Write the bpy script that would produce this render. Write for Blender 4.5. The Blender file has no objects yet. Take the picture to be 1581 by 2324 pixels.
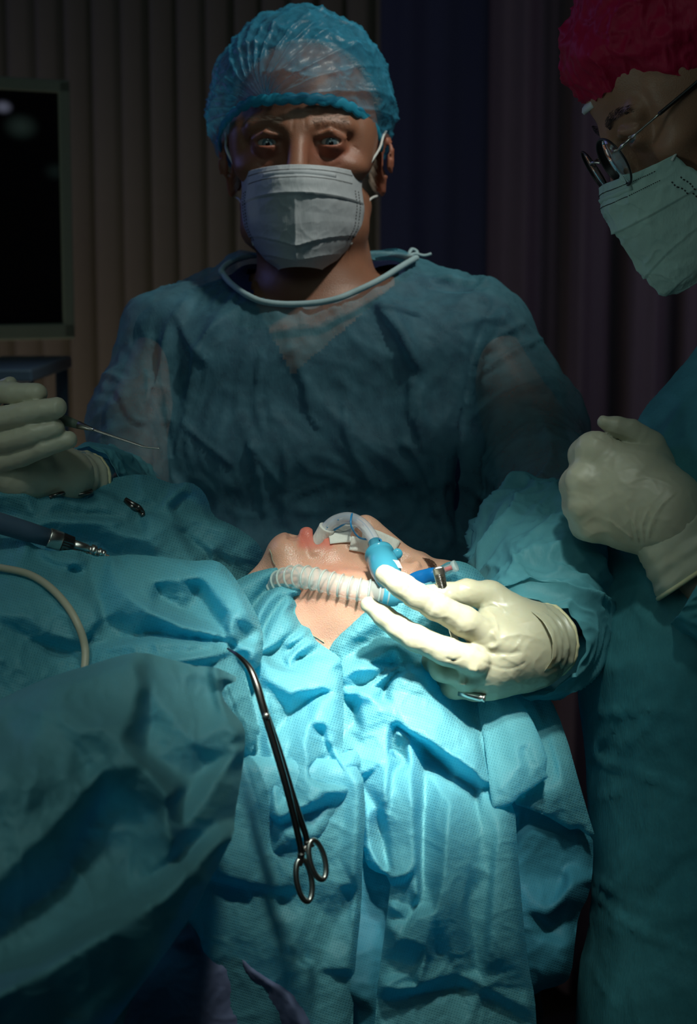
import bpy, math, random
import numpy as np
from mathutils import Vector, Matrix
from mathutils.geometry import delaunay_2d_cdt
random.seed(4)
S = bpy.context.scene
COL = S.collection
# ---------------------------------------------------------------- camera
FPX, IW, IH = 4000.0, 1581.0, 2324.0
PITCH = math.radians(8.0); CAMZ = 1.48
sp, cp = math.sin(PITCH), math.cos(PITCH)
RV = np.array([1., 0, 0]); UV_ = np.array([0, sp, cp]); TV = np.array([0, -cp, sp])   # right, up, towards the camera
CAMP = np.array([0., 0, CAMZ])
cam = bpy.data.cameras.new('camera'); camo = bpy.data.objects.new('camera', cam); COL.objects.link(camo)
camo.location = CAMP; camo.rotation_euler = (math.radians(90) - PITCH, 0, 0)
cam.sensor_width = 36; cam.lens = FPX / IH * 36; cam.clip_start = .05
cam.dof.use_dof = True; cam.dof.focus_distance = 1.46; cam.dof.aperture_fstop = 8.0
S.camera = camo
def P(px, py, d):
    return CAMP + RV * ((px - IW / 2) / FPX * d) - UV_ * ((py - IH / 2) / FPX * d) - TV * d
def proj(v):
    v = np.atleast_2d(v) - CAMP
    d = -(v @ TV)
    return IW / 2 + (v @ RV) / d * FPX, IH / 2 - (v @ UV_) / d * FPX, d
# ---------------------------------------------------------------- world, exposure, lamps and added fills
S.view_settings.view_transform = 'Standard'; S.view_settings.look = 'None'
S.view_settings.gamma = 1.0; S.view_settings.exposure = 0.0; S.view_settings.use_curve_mapping = False
w = bpy.data.worlds.new('room_air'); S.world = w; w.use_nodes = True
bg = w.node_tree.nodes['Background']; bg.inputs[0].default_value = (.42, .62, .75, 1); bg.inputs[1].default_value = .012
S.cycles.max_bounces = 10; S.cycles.transparent_max_bounces = 24; S.cycles.transmission_bounces = 10
S.cycles.use_denoising = True; S.cycles.sample_clamp_indirect = 4
def lamp(name, kind, loc, target, energy, color, **kw):
    l = bpy.data.lights.new(name, kind); l.energy = energy; l.color = color
    for k, v in kw.items(): setattr(l, k, v)
    o = bpy.data.objects.new(name, l); COL.objects.link(o); o.location = loc
    o.rotation_euler = (Vector(target) - Vector(loc)).to_track_quat('-Z', 'Y').to_euler()
    return o
T0 = P(850, 1600, 1.36)
# the surgical lamp overhead: a tight pool on the neck and the drape, a broad weak skirt around it
lamp('surgical_lamp_core', 'SPOT', (.10, .42, 2.40), T0, 460, (1.0, .99, .90), spot_size=math.radians(9.2), spot_blend=1.0, shadow_soft_size=.05)
lamp('surgical_lamp_skirt', 'SPOT', (.16, .56, 2.60), P(850, 1480, 1.35), 104, (.92, 1.0, .90), spot_size=math.radians(17), spot_blend=1.0, shadow_soft_size=.08)
lamp('second_surgical_lamp', 'SPOT', (.62, 1.35, 2.75), P(860, 250, 1.8), 52, (1.0, .96, .84), spot_size=math.radians(27), spot_blend=1.0, shadow_soft_size=.06)
lamp('gown_fill', 'AREA', (-.02, .80, 2.85), P(1050, 900, 1.7), .95, (.72, 1.0, .90), size=.3)  # unseen fill added to lift the surgeon's gown
lamp('room_lamp_left', 'AREA', (-1.5, 2.5, 2.2), P(300, 900, 1.7), 2.0, (.26, .32, 1.0), size=.6)
lamp('camera_side_fill', 'AREA', (-.5, -.6, 2.6), P(700, 1300, 1.3), 2.8, (.70, 1.0, .92), size=1.0)  # added fill without a fixture, lifts the drapes and masks
lamp('mask_bounce_fill', 'SPOT', (-1.5, .5, 1.25), P(1500, 480, 1.45), 13, (.80, 1.0, .90), spot_size=math.radians(17), spot_blend=1.0, shadow_soft_size=.2)  # added spot in place of drape bounce on the right person's mask
lamp('back_wall_lamp', 'AREA', (-.9, 2.5, .4), (-.95, 3.4, 1.1), 3.8, (1.0, .84, .62), size=1.2)
lamp('curtain_fill', 'AREA', (1.2, 2.5, 1.5), (1.1, 3.4, 1.75), 1.3, (.90, .80, 1.0), size=.6)  # unseen source added to brighten the mauve curtain
lamp('left_drape_fill', 'SPOT', (-.45, .25, 2.65), P(130, 1500, 1.25), 17, (.88, 1.0, .92), spot_size=math.radians(30), spot_blend=1.0, shadow_soft_size=.10)  # extra spot added to brighten the left drapes, no real fixture there
# ---------------------------------------------------------------- tools
def linkobj(o, parent=None):
    COL.objects.link(o)
    if parent is not None:
        o.parent = parent
        o.matrix_parent_inverse = parent.matrix_world.inverted()
    return o
def mesh_obj(name, verts, faces, m=None, parent=None, smooth=True, mats=None, midx=None):
    me = bpy.data.meshes.new(name)
    verts = np.asarray(verts, dtype=np.float64)
    me.from_pydata(verts.tolist(), [], faces if isinstance(faces, list) else np.asarray(faces).tolist())
    if smooth: me.polygons.foreach_set('use_smooth', [True] * len(me.polygons))
    for q in (mats or [m]):
        if q is not None: me.materials.append(q)
    if midx is not None: me.polygons.foreach_set('material_index', np.asarray(midx, dtype=np.int32))
    me.update()
    return linkobj(bpy.data.objects.new(name, me), parent)
def tag(o, label, cat, group=None):
    o['label'] = label; o['category'] = cat
    if group: o['group'] = group
    return o
def empty(name, loc, label, cat, group=None):
    o = bpy.data.objects.new(name, None); COL.objects.link(o); o.location = Vector(loc); o.empty_display_size = .05
    bpy.context.view_layer.update()
    return tag(o, label, cat, group)
def struct(o): o['kind'] = 'structure'; return o
# noise
_rs = np.random.RandomState(7); _pm = np.concatenate([_rs.permutation(256)] * 2)
_gr = _rs.normal(size=(256, 3)); _gr /= np.linalg.norm(_gr, axis=1)[:, None]
def perlin(p):
    p = np.asarray(p); i = np.floor(p).astype(int); f = p - i; u = f * f * f * (f * (f * 6 - 15) + 10); i &= 255
    r = 0
    for a in (0, 1):
        for b in (0, 1):
            for c in (0, 1):
                h = _pm[_pm[_pm[(i[:, 0] + a) & 255] + ((i[:, 1] + b) & 255)] + ((i[:, 2] + c) & 255)]
                g = _gr[h]; q = f - np.array([a, b, c])
                wgt = (u[:, 0] if a else 1 - u[:, 0]) * (u[:, 1] if b else 1 - u[:, 1]) * (u[:, 2] if c else 1 - u[:, 2])
                r = r + wgt * (g * q).sum(1)
    return r * 1.5
def fbm(p, o=3):
    r = 0; a = 1.
    for k in range(o): r = r + a * perlin(p * 2 ** k + 17.3 * k); a *= .5
    return r
def ridged(p, o=3):
    r = 0; a = 1.
    for k in range(o): r = r + a * (1 - np.clip(np.abs(perlin(p * 2 ** k + 31.7 * k)) * 2.6, 0, 1)) ** 2; a *= .5
    return r
def crom(pts, n=8, closed=False):
    pts = [np.asarray(p, float) for p in pts]
    N = len(pts); out = []
    rng = range(N if closed else N - 1)
    for i in rng:
        if closed: a, b, c, d = pts[i - 1], pts[i], pts[(i + 1) % N], pts[(i + 2) % N]
        else: a, b, c, d = pts[max(i - 1, 0)], pts[i], pts[i + 1], pts[min(i + 2, N - 1)]
        for t in np.linspace(0, 1, n, endpoint=False):
            out.append(.5 * ((2 * b) + (c - a) * t + (2 * a - 5 * b + 4 * c - d) * t * t + (3 * b - a - 3 * c + d) * t ** 3))
    if not closed: out.append(pts[-1])
    return np.array(out)
def tube_data(path, rad, seg=12, closed=False, caps=True, flat=1.0, up=None):
    path = np.asarray(path, float); n = len(path)
    rad = np.full(n, rad) if np.isscalar(rad) else np.asarray(rad, float)
    if closed: tn = np.roll(path, -1, 0) - np.roll(path, 1, 0)
    else: tn = np.gradient(path, axis=0)
    tn /= np.linalg.norm(tn, axis=1)[:, None] + 1e-12
    a = np.array(up if up is not None else [0.31, .2, .93]); a = a - tn[0] * (a @ tn[0]); a /= np.linalg.norm(a)
    A = [a]
    for i in range(1, n):
        q = (np.array(up) if up is not None else A[-1]); q = q - tn[i] * (q @ tn[i]); A.append(q / (np.linalg.norm(q) + 1e-12))
    A = np.array(A); B = np.cross(tn, A)
    th = np.linspace(0, 2 * math.pi, seg, endpoint=False)
    V = path[:, None] + rad[:, None, None] * (np.cos(th)[None, :, None] * A[:, None] * flat + np.sin(th)[None, :, None] * B[:, None])
    V = V.reshape(-1, 3); Fc = []
    m = n if closed else n - 1
    for i in range(m):
        j = (i + 1) % n
        for k in range(seg):
            l = (k + 1) % seg
            Fc.append((i * seg + k, i * seg + l, j * seg + l, j * seg + k))
    if caps and not closed:
        Fc.append(tuple(range(seg))[::-1]); Fc.append(tuple((n - 1) * seg + k for k in range(seg)))
    return V, Fc
def join(parts):
    V = []; Fc = []; o = 0
    for v, f in parts:
        V.append(np.asarray(v)); Fc += [tuple(i + o for i in q) for q in f]; o += len(v)
    return np.concatenate(V), Fc
def tube(name, path, rad, m, parent=None, seg=12, **kw):
    v, f = tube_data(path, rad, seg, **kw); return mesh_obj(name, v, f, m, parent)
def lathe_along(a, b, prof, seg=28):
    # prof: list of (t metres along the axis, radius)
    a = np.asarray(a, float); b = np.asarray(b, float); ax = (b - a) / np.linalg.norm(b - a)
    q = np.array([0, 0, 1.]) if abs(ax[2]) < .9 else np.array([1., 0, 0]); q = q - ax * (q @ ax); q /= np.linalg.norm(q); r = np.cross(ax, q)
    th = np.linspace(0, 2 * math.pi, seg, endpoint=False)
    V = np.concatenate([a + ax * t + rr * (np.cos(th)[:, None] * q + np.sin(th)[:, None] * r) for t, rr in prof]); Fc = []
    for i in range(len(prof) - 1):
        for k in range(seg):
            l = (k + 1) % seg; Fc.append((i * seg + k, i * seg + l, (i + 1) * seg + l, (i + 1) * seg + k))
    Fc.append(tuple(range(seg))[::-1]); Fc.append(tuple((len(prof) - 1) * seg + k for k in range(seg)))
    return V, Fc
def box_data(c, s, M=None):
    c = np.asarray(c, float); s = np.asarray(s, float) / 2; M = np.eye(3) if M is None else M
    v = np.array([[x, y, z] for x in (-1, 1) for y in (-1, 1) for z in (-1, 1)]) * s
    return c + v @ M.T, [(0, 1, 3, 2), (4, 6, 7, 5), (0, 4, 5, 1), (2, 3, 7, 6), (0, 2, 6, 4), (1, 5, 7, 3)]
def box(name, c, s, m, parent=None, M=None, bevel=0):
    v, f = box_data(c, s, M); o = mesh_obj(name, v, f, m, parent, smooth=False)
    if bevel:
        b = o.modifiers.new('bevel', 'BEVEL'); b.width = bevel; b.segments = 3
    return o
# ---- signed distance fields on rectilinear grids
def axis(lo, hi, fine, h, H):
    """coordinates from lo to hi, spacing h inside the fine interval, H outside"""
    a = list(np.arange(lo, fine[0], H)) + list(np.arange(max(lo, fine[0]), min(hi, fine[1]), h)) + list(np.arange(max(fine[1], lo), hi, H))
    return np.unique(np.round(a, 6))
class Field:
    def __init__(s, xs, ys, zs):
        s.ax = [np.asarray(a, np.float32) for a in (xs, ys, zs)]
        s.v = np.full([len(a) for a in s.ax], 1.0, np.float32)
    def sub_(s, lo, hi):
        sl = [slice(max(np.searchsorted(a, l) - 1, 0), np.searchsorted(a, h) + 1) for a, l, h in zip(s.ax, lo, hi)]
        X, Y, Z = s.ax[0][sl[0]][:, None, None], s.ax[1][sl[1]][None, :, None], s.ax[2][sl[2]][None, None, :]
        return tuple(sl), X, Y, Z
    def put(s, sl, d, k, op):
        v = s.v[sl]
        if v.size == 0: return
        k = max(k, 1e-5)
        if op == 'add':
            h = np.clip(.5 + .5 * (v - d) / k, 0, 1); s.v[sl] = v * (1 - h) + d * h - k * h * (1 - h)
        else:
            vv = -v; h = np.clip(.5 + .5 * (vv - d) / k, 0, 1); s.v[sl] = -(vv * (1 - h) + d * h - k * h * (1 - h))
    def cone(s, a, b, ra, rb, k=.005, op='add', mg=.02):
        a = np.asarray(a, float); b = np.asarray(b, float); r = max(ra, rb) + k + mg
        sl, X, Y, Z = s.sub_(np.minimum(a, b) - r, np.maximum(a, b) + r)
        ab = b - a; L = max(ab @ ab, 1e-12)
        t = np.clip(((X - a[0]) * ab[0] + (Y - a[1]) * ab[1] + (Z - a[2]) * ab[2]) / L, 0, 1)
        d = np.sqrt((X - a[0] - t * ab[0]) ** 2 + (Y - a[1] - t * ab[1]) ** 2 + (Z - a[2] - t * ab[2]) ** 2) - (ra + t * (rb - ra))
        s.put(sl, d.astype(np.float32), k, op)
    def ell(s, c, r, M=None, k=.005, op='add', mg=.02):
        c = np.asarray(c, float); r = np.asarray(r, float); M = np.eye(3) if M is None else M
        R = max(r) + k + mg
        sl, X, Y, Z = s.sub_(c - R, c + R)
        x, y, z = X - c[0], Y - c[1], Z - c[2]
        q = [x * M[0, i] + y * M[1, i] + z * M[2, i] for i in range(3)]
        k0 = np.sqrt(sum((q[i] / r[i]) ** 2 for i in range(3))); k1 = np.sqrt(sum((q[i] / r[i] ** 2) ** 2 for i in range(3))) + 1e-9
        s.put(sl, (k0 * (k0 - 1) / k1).astype(np.float32), k, op)
    def chain(s, pts, k=.003, op='add'):
        # pts: (vec, radius); inner joints melt into each other first
        for (a, ra), (b, rb) in zip(pts[:-1], pts[1:]): s.cone(a, b, ra, rb, k, op)
def surfnet(F, iso=0.0):
    v = F.v - iso; ins = v < 0; xs, ys, zs = F.ax; n = v.shape
    C = tuple(m - 1 for m in n)
    acc = np.zeros(C + (3,), np.float32); cnt = np.zeros(C, np.float32)
    G = [xs, ys, zs]
    for axi in range(3):
        o1, o2 = [i for i in range(3) if i != axi]
        sa = [slice(None)] * 3; sb = [slice(None)] * 3; sa[axi] = slice(0, -1); sb[axi] = slice(1, None)
        va, vb = v[tuple(sa)], v[tuple(sb)]
        cr = ins[tuple(sa)] != ins[tuple(sb)]
        idx = np.argwhere(cr)
        if len(idx) == 0: continue
        a, b = va[cr], vb[cr]; t = a / (a - b)
        pt = np.stack([G[0][idx[:, 0]], G[1][idx[:, 1]], G[2][idx[:, 2]]], 1)
        g = G[axi]; pt[:, axi] = g[idx[:, axi]] + t * (g[idx[:, axi] + 1] - g[idx[:, axi]])
        for da in (0, 1):
            for db in (0, 1):
                ci = idx.copy(); ci[:, o1] -= da; ci[:, o2] -= db
                ok = (ci[:, o1] >= 0) & (ci[:, o2] >= 0) & (ci[:, o1] < C[o1]) & (ci[:, o2] < C[o2])
                q = ci[ok]
                np.add.at(acc, (q[:, 0], q[:, 1], q[:, 2]), pt[ok]); np.add.at(cnt, (q[:, 0], q[:, 1], q[:, 2]), 1)
    act = cnt > 0
    ids = np.full(C, -1, np.int64); ids[act] = np.arange(act.sum())
    V = acc[act] / cnt[act][:, None]
    Fs = []
    for axi in range(3):
        o1, o2 = [(1, 2), (2, 0), (0, 1)][axi]
        sa = [slice(None)] * 3; sb = [slice(None)] * 3; sa[axi] = slice(0, -1); sb[axi] = slice(1, None)
        A, B = ins[tuple(sa)], ins[tuple(sb)]
        idx = np.argwhere(A != B)
        if len(idx) == 0: continue
        ok = (idx[:, o1] > 0) & (idx[:, o2] > 0) & (idx[:, o1] < C[o1]) & (idx[:, o2] < C[o2]); idx = idx[ok]
        fl = A[idx[:, 0], idx[:, 1], idx[:, 2]]
        def g(d1, d2):
            q = idx.copy(); q[:, o1] -= d1; q[:, o2] -= d2; return ids[q[:, 0], q[:, 1], q[:, 2]]
        Q = np.stack([g(1, 1), g(0, 1), g(0, 0), g(1, 0)], 1)
        Q[~fl] = Q[~fl][:, ::-1]; Fs.append(Q)
    Q = np.concatenate(Fs); Q = Q[(Q >= 0).all(1)]
    return V.astype(np.float64), Q
def vnormals(V, Q):
    n = np.cross(V[Q[:, 2]] - V[Q[:, 0]], V[Q[:, 3]] - V[Q[:, 1]]) if Q.shape[1] == 4 else np.cross(V[Q[:, 1]] - V[Q[:, 0]], V[Q[:, 2]] - V[Q[:, 0]])
    N = np.zeros_like(V)
    for i in range(Q.shape[1]): np.add.at(N, Q[:, i], n)
    return N / (np.linalg.norm(N, axis=1)[:, None] + 1e-12)
def relax(V, Q, it=2, lam=.5):
    for _ in range(it):
        A = np.zeros_like(V); c = np.zeros(len(V))
        for i in range(4):
            a, b = Q[:, i], Q[:, (i + 1) % 4]
            np.add.at(A, a, V[b]); np.add.at(A, b, V[a]); np.add.at(c, a, 1); np.add.at(c, b, 1)
        V = V + lam * (A / np.maximum(c, 1)[:, None] - V)
    return V
def drop(V, Q, kill):
    Q = Q[~kill[Q].any(1)]; use = np.zeros(len(V), bool); use[Q.ravel()] = True
    m = np.cumsum(use) - 1; return V[use], m[Q]
def inpoly(x, y, poly):
    x = np.asarray(x, float); y = np.asarray(y, float); r = np.zeros(x.shape, bool); n = len(poly)
    for i in range(n):
        x1, y1 = poly[i][:2]; x2, y2 = poly[(i + 1) % n][:2]
        if y1 == y2: continue
        c = (y1 > y) != (y2 > y); r ^= c & (x < (x2 - x1) * (y - y1) / (y2 - y1) + x1)
    return r
def segdist(x, y, pts, closed=False):
    best = np.full(x.shape, 1e9); bx = x.copy(); by = y.copy(); bt = np.zeros(x.shape); sg = np.zeros(x.shape)
    n = len(pts)
    for i in range(n if closed else n - 1):
        x1, y1 = pts[i][:2]; x2, y2 = pts[(i + 1) % n][:2]; dx, dy = x2 - x1, y2 - y1; L = max(dx * dx + dy * dy, 1e-9)
        t = np.clip(((x - x1) * dx + (y - y1) * dy) / L, 0, 1); cx, cy = x1 + t * dx, y1 + t * dy
        d = np.hypot(x - cx, y - cy); m = d < best
        best = np.where(m, d, best); bx = np.where(m, cx, bx); by = np.where(m, cy, by); bt = np.where(m, (i + t) / max(n - 1, 1), bt)
        sg = np.where(m, np.sign((x - x1) * dy - (y - y1) * dx), sg)
    return best, bx, by, bt, sg
def strokes(V, N, lst, gate=9.):
    """sculpt raised (+) or sunken (-) creases; each stroke: (points in px, width px, amplitude mm)"""
    x, y, d = proj(V); front = (N @ (CAMP - V).T if False else ((CAMP - V) * N).sum(1)) > 0
    front &= d < gate; disp = np.zeros(len(V))
    for pts, wd, amp in lst:
        xs = [p[0] for p in pts]; ys = [p[1] for p in pts]
        m = front & (x > min(xs) - 4 * wd) & (x < max(xs) + 4 * wd) & (y > min(ys) - 4 * wd) & (y < max(ys) + 4 * wd)
        if not m.any(): continue
        q = crom([np.array(p, float) for p in pts], 4) if len(pts) > 2 else pts
        dd, _, _, t, sg = segdist(x[m], y[m], q)
        endf = np.clip(np.minimum(t, 1 - t) * 6, .15, 1)
        side = np.where(sg > 0, 1.0, 1.9)      # one flank steeper than the other
        disp[m] += amp / 1000 * endf * np.exp(-(dd / wd * side) ** 1.3)
    return V + N * disp[:, None]
# ---- draped cloth: folds given as ridge and valley lines, triangulated, smoothed, crumpled
def relief(name, outline, lines, base, m, parent=None, step=5, blur=1.2, rough=(.8, 60), roll=(26, .010), thick=0, chaikin=1, fold=1.0):
    ol = [tuple(map(float, p)) for p in outline]
    for _ in range(chaikin):
        nl = []
        for i in range(len(ol)):
            a, b = np.array(ol[i]), np.array(ol[(i + 1) % len(ol)])
            if np.hypot(*(a - b)[:2]) < 26: nl += [tuple(a)] if len(nl) and False else [tuple((a + b) / 2)]
            else: nl += [tuple(a * .75 + b * .25), tuple(a * .25 + b * .75)]
        ol = nl
    pts = list(ol); edges = [(i, (i + 1) % len(ol)) for i in range(len(ol))]
    for L in lines:
        o = len(pts); pts += [tuple(map(float, p)) for p in L]; edges += [(o + i, o + i + 1) for i in range(len(L) - 1)]
    vs, es, fs, ov, oe, of = delaunay_2d_cdt([Vector(p[:2]) for p in pts], edges, [], 0, 1e-4)
    P2 = np.array([p[:2] for p in pts]); H2 = np.array([p[2] for p in pts])
    hv = []
    for i, v in enumerate(vs):
        if ov[i]: hv.append(H2[ov[i][0]])
        else:
            d = np.hypot(P2[:, 0] - v[0], P2[:, 1] - v[1]); k = np.argsort(d)[:3]; wq = 1 / (d[k] + 1e-3); hv.append((H2[k] * wq).sum() / wq.sum())
    hv = np.array(hv); vx = np.array([[v[0], v[1]] for v in vs])
    x0, y0 = vx.min(0) - 2 * step; x1, y1 = vx.max(0) + 2 * step
    gx = np.arange(x0, x1 + step, step); gy = np.arange(y0, y1 + step, step)
    Hh = np.zeros((len(gx), len(gy))); W = np.zeros_like(Hh)
    for f in fs:
        a, b, c = (vx[i] for i in f); ha, hb, hc = (hv[i] for i in f)
        den = (b[1] - c[1]) * (a[0] - c[0]) + (c[0] - b[0]) * (a[1] - c[1])
        if abs(den) < 1e-6: continue
        i0 = max(int((min(a[0], b[0], c[0]) - x0) / step), 0); i1 = int((max(a[0], b[0], c[0]) - x0) / step) + 2
        j0 = max(int((min(a[1], b[1], c[1]) - y0) / step), 0); j1 = int((max(a[1], b[1], c[1]) - y0) / step) + 2
        X, Y = gx[i0:i1][:, None], gy[j0:j1][None, :]
        l1 = ((b[1] - c[1]) * (X - c[0]) + (c[0] - b[0]) * (Y - c[1])) / den; l2 = ((c[1] - a[1]) * (X - c[0]) + (a[0] - c[0]) * (Y - c[1])) / den; l3 = 1 - l1 - l2
        ins = (l1 >= -1e-3) & (l2 >= -1e-3) & (l3 >= -1e-3)
        h = l1 * ha + l2 * hb + l3 * hc
        Hh[i0:i1, j0:j1] = np.where(ins, h, Hh[i0:i1, j0:j1]); W[i0:i1, j0:j1] = np.where(ins, 1, W[i0:i1, j0:j1])
    def gauss(A, s):
        r = int(3 * s) + 1; k = np.exp(-.5 * (np.arange(-r, r + 1) / s) ** 2); k /= k.sum()
        A = np.apply_along_axis(lambda q: np.convolve(q, k, 'same'), 0, A); return np.apply_along_axis(lambda q: np.convolve(q, k, 'same'), 1, A)
    def nb(s): return gauss(Hh * W, s) / np.maximum(gauss(W, s), 1e-4)
    Hs = .75 * nb(blur * .8) + .25 * nb(blur * 3.2)
    X, Y = np.meshgrid(gx, gy, indexing='ij'); X = X.ravel(); Y = Y.ravel(); Hf = Hs.ravel() * fold
    ins = inpoly(X, Y, ol)
    dd, bx, by, _, _ = segdist(X, Y, ol, True)
    near = dd < step * 1.6
    Xn = np.where(~ins & near, bx, X); Yn = np.where(~ins & near, by, Y)
    edge = np.where(ins, dd, 0)
    off = Hf / 1000.
    sd = (sum(map(ord, name)) % 97)
    q = np.stack([X / rough[1], Y / rough[1], np.full(X.shape, sd * 1.7)], 1)
    wv = q + .35 * np.stack([perlin(q * .7 + 5), perlin(q * .7 + 9), 0 * X], 1)
    off += rough[0] / 1000 * (ridged(wv, 3) - .5) + rough[0] * .9 / 1000 * fbm(q * .45, 2)
    off += .12 / 1000 * fbm(q * 6, 2)
    off -= roll[1] * np.exp(-(edge / roll[0]) ** 1.2)
    D = np.array([base(a, b) for a, b in zip(Xn, Yn)]) - off
    d = D; V = CAMP + RV * ((Xn - IW / 2) / FPX * d)[:, None] - UV_ * ((Yn - IH / 2) / FPX * d)[:, None] - TV * d[:, None]
    ny = len(gy); I = np.arange(len(gx) * ny).reshape(len(gx), ny)
    Q = np.stack([I[:-1, :-1], I[:-1, 1:], I[1:, 1:], I[1:, :-1]], -1).reshape(-1, 4)
    ni = ins[Q].sum(1); ok = (ni >= 1) & (ins | near)[Q].all(1); Q = Q[ok]
    use = np.zeros(len(V), bool); use[Q.ravel()] = True; mp = np.cumsum(use) - 1
    o = mesh_obj(name, V[use], mp[Q], m, parent)
    uvl = o.data.uv_layers.new(name='cloth'); uc = np.stack([Xn, Yn], 1)[use] / 2900.0
    li = np.empty(len(o.data.loops), dtype=np.int32); o.data.loops.foreach_get('vertex_index', li); uvl.data.foreach_set('uv', uc[li].ravel())
    if thick:
        so = o.modifiers.new('thickness', 'SOLIDIFY'); so.thickness = thick; so.offset = -1
    return o
def plane(pts):
    """depth field through control points (px, py, depth): inverse distance"""
    A = np.array(pts, float)
    def f(x, y):
        w_ = 1 / ((A[:, 0] - x) ** 2 + (A[:, 1] - y) ** 2 + 9000.) ** 1.5
        return float((w_ * A[:, 2]).sum() / w_.sum())
    return f
# ---------------------------------------------------------------- materials
def newmat(n):
    m = bpy.data.materials.new(n); m.use_nodes = True; nt = m.node_tree; b = nt.nodes['Principled BSDF']; return m, nt, b
def sset(b, **k):
    for a, v in k.items():
        s = b.inputs.get(a.replace('_', ' '))
        if s is not None: s.default_value = v
def plain(n, col, rough=.5, metal=0, noise=0, nscale=200, sss=0, sssr=(1, .4, .25), sscale=.004, spec=.5, trans=0, ior=1.45, alpha=1, coat=0, bump=0, bscale=300):
    m, nt, b = newmat(n)
    sset(b, Base_Color=(*col, 1), Roughness=rough, Metallic=metal, IOR=ior)
    b.inputs['Specular IOR Level'].default_value = spec
    b.inputs['Transmission Weight'].default_value = trans; b.inputs['Alpha'].default_value = alpha
    b.inputs['Coat Weight'].default_value = coat
    if sss:
        b.inputs['Subsurface Weight'].default_value = sss; b.inputs['Subsurface Radius'].default_value = sssr; b.inputs['Subsurface Scale'].default_value = sscale
    tc = nt.nodes.new('ShaderNodeTexCoord')
    if noise:
        nz = nt.nodes.new('ShaderNodeTexNoise'); nz.inputs['Scale'].default_value = nscale; nz.inputs['Detail'].default_value = 4
        nt.links.new(tc.outputs['Object'], nz.inputs['Vector'])
        mx = nt.nodes.new('ShaderNodeMix'); mx.data_type = 'RGBA'; mx.inputs[6].default_value = (*[c * (1 - noise) for c in col], 1); mx.inputs[7].default_value = (*[min(1, c * (1 + noise)) for c in col], 1)
        nt.links.new(nz.outputs['Fac'], mx.inputs[0]); nt.links.new(mx.outputs[2], b.inputs['Base Color'])
    if bump:
        nz = nt.nodes.new('ShaderNodeTexNoise'); nz.inputs['Scale'].default_value = bscale; nz.inputs['Detail'].default_value = 5
        nt.links.new(tc.outputs['Object'], nz.inputs['Vector'])
        bp = nt.nodes.new('ShaderNodeBump'); bp.inputs['Strength'].default_value = bump; bp.inputs['Distance'].default_value = .001
        nt.links.new(nz.outputs['Fac'], bp.inputs['Height']); nt.links.new(bp.outputs[0], b.inputs['Normal'])
    return m
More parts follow.
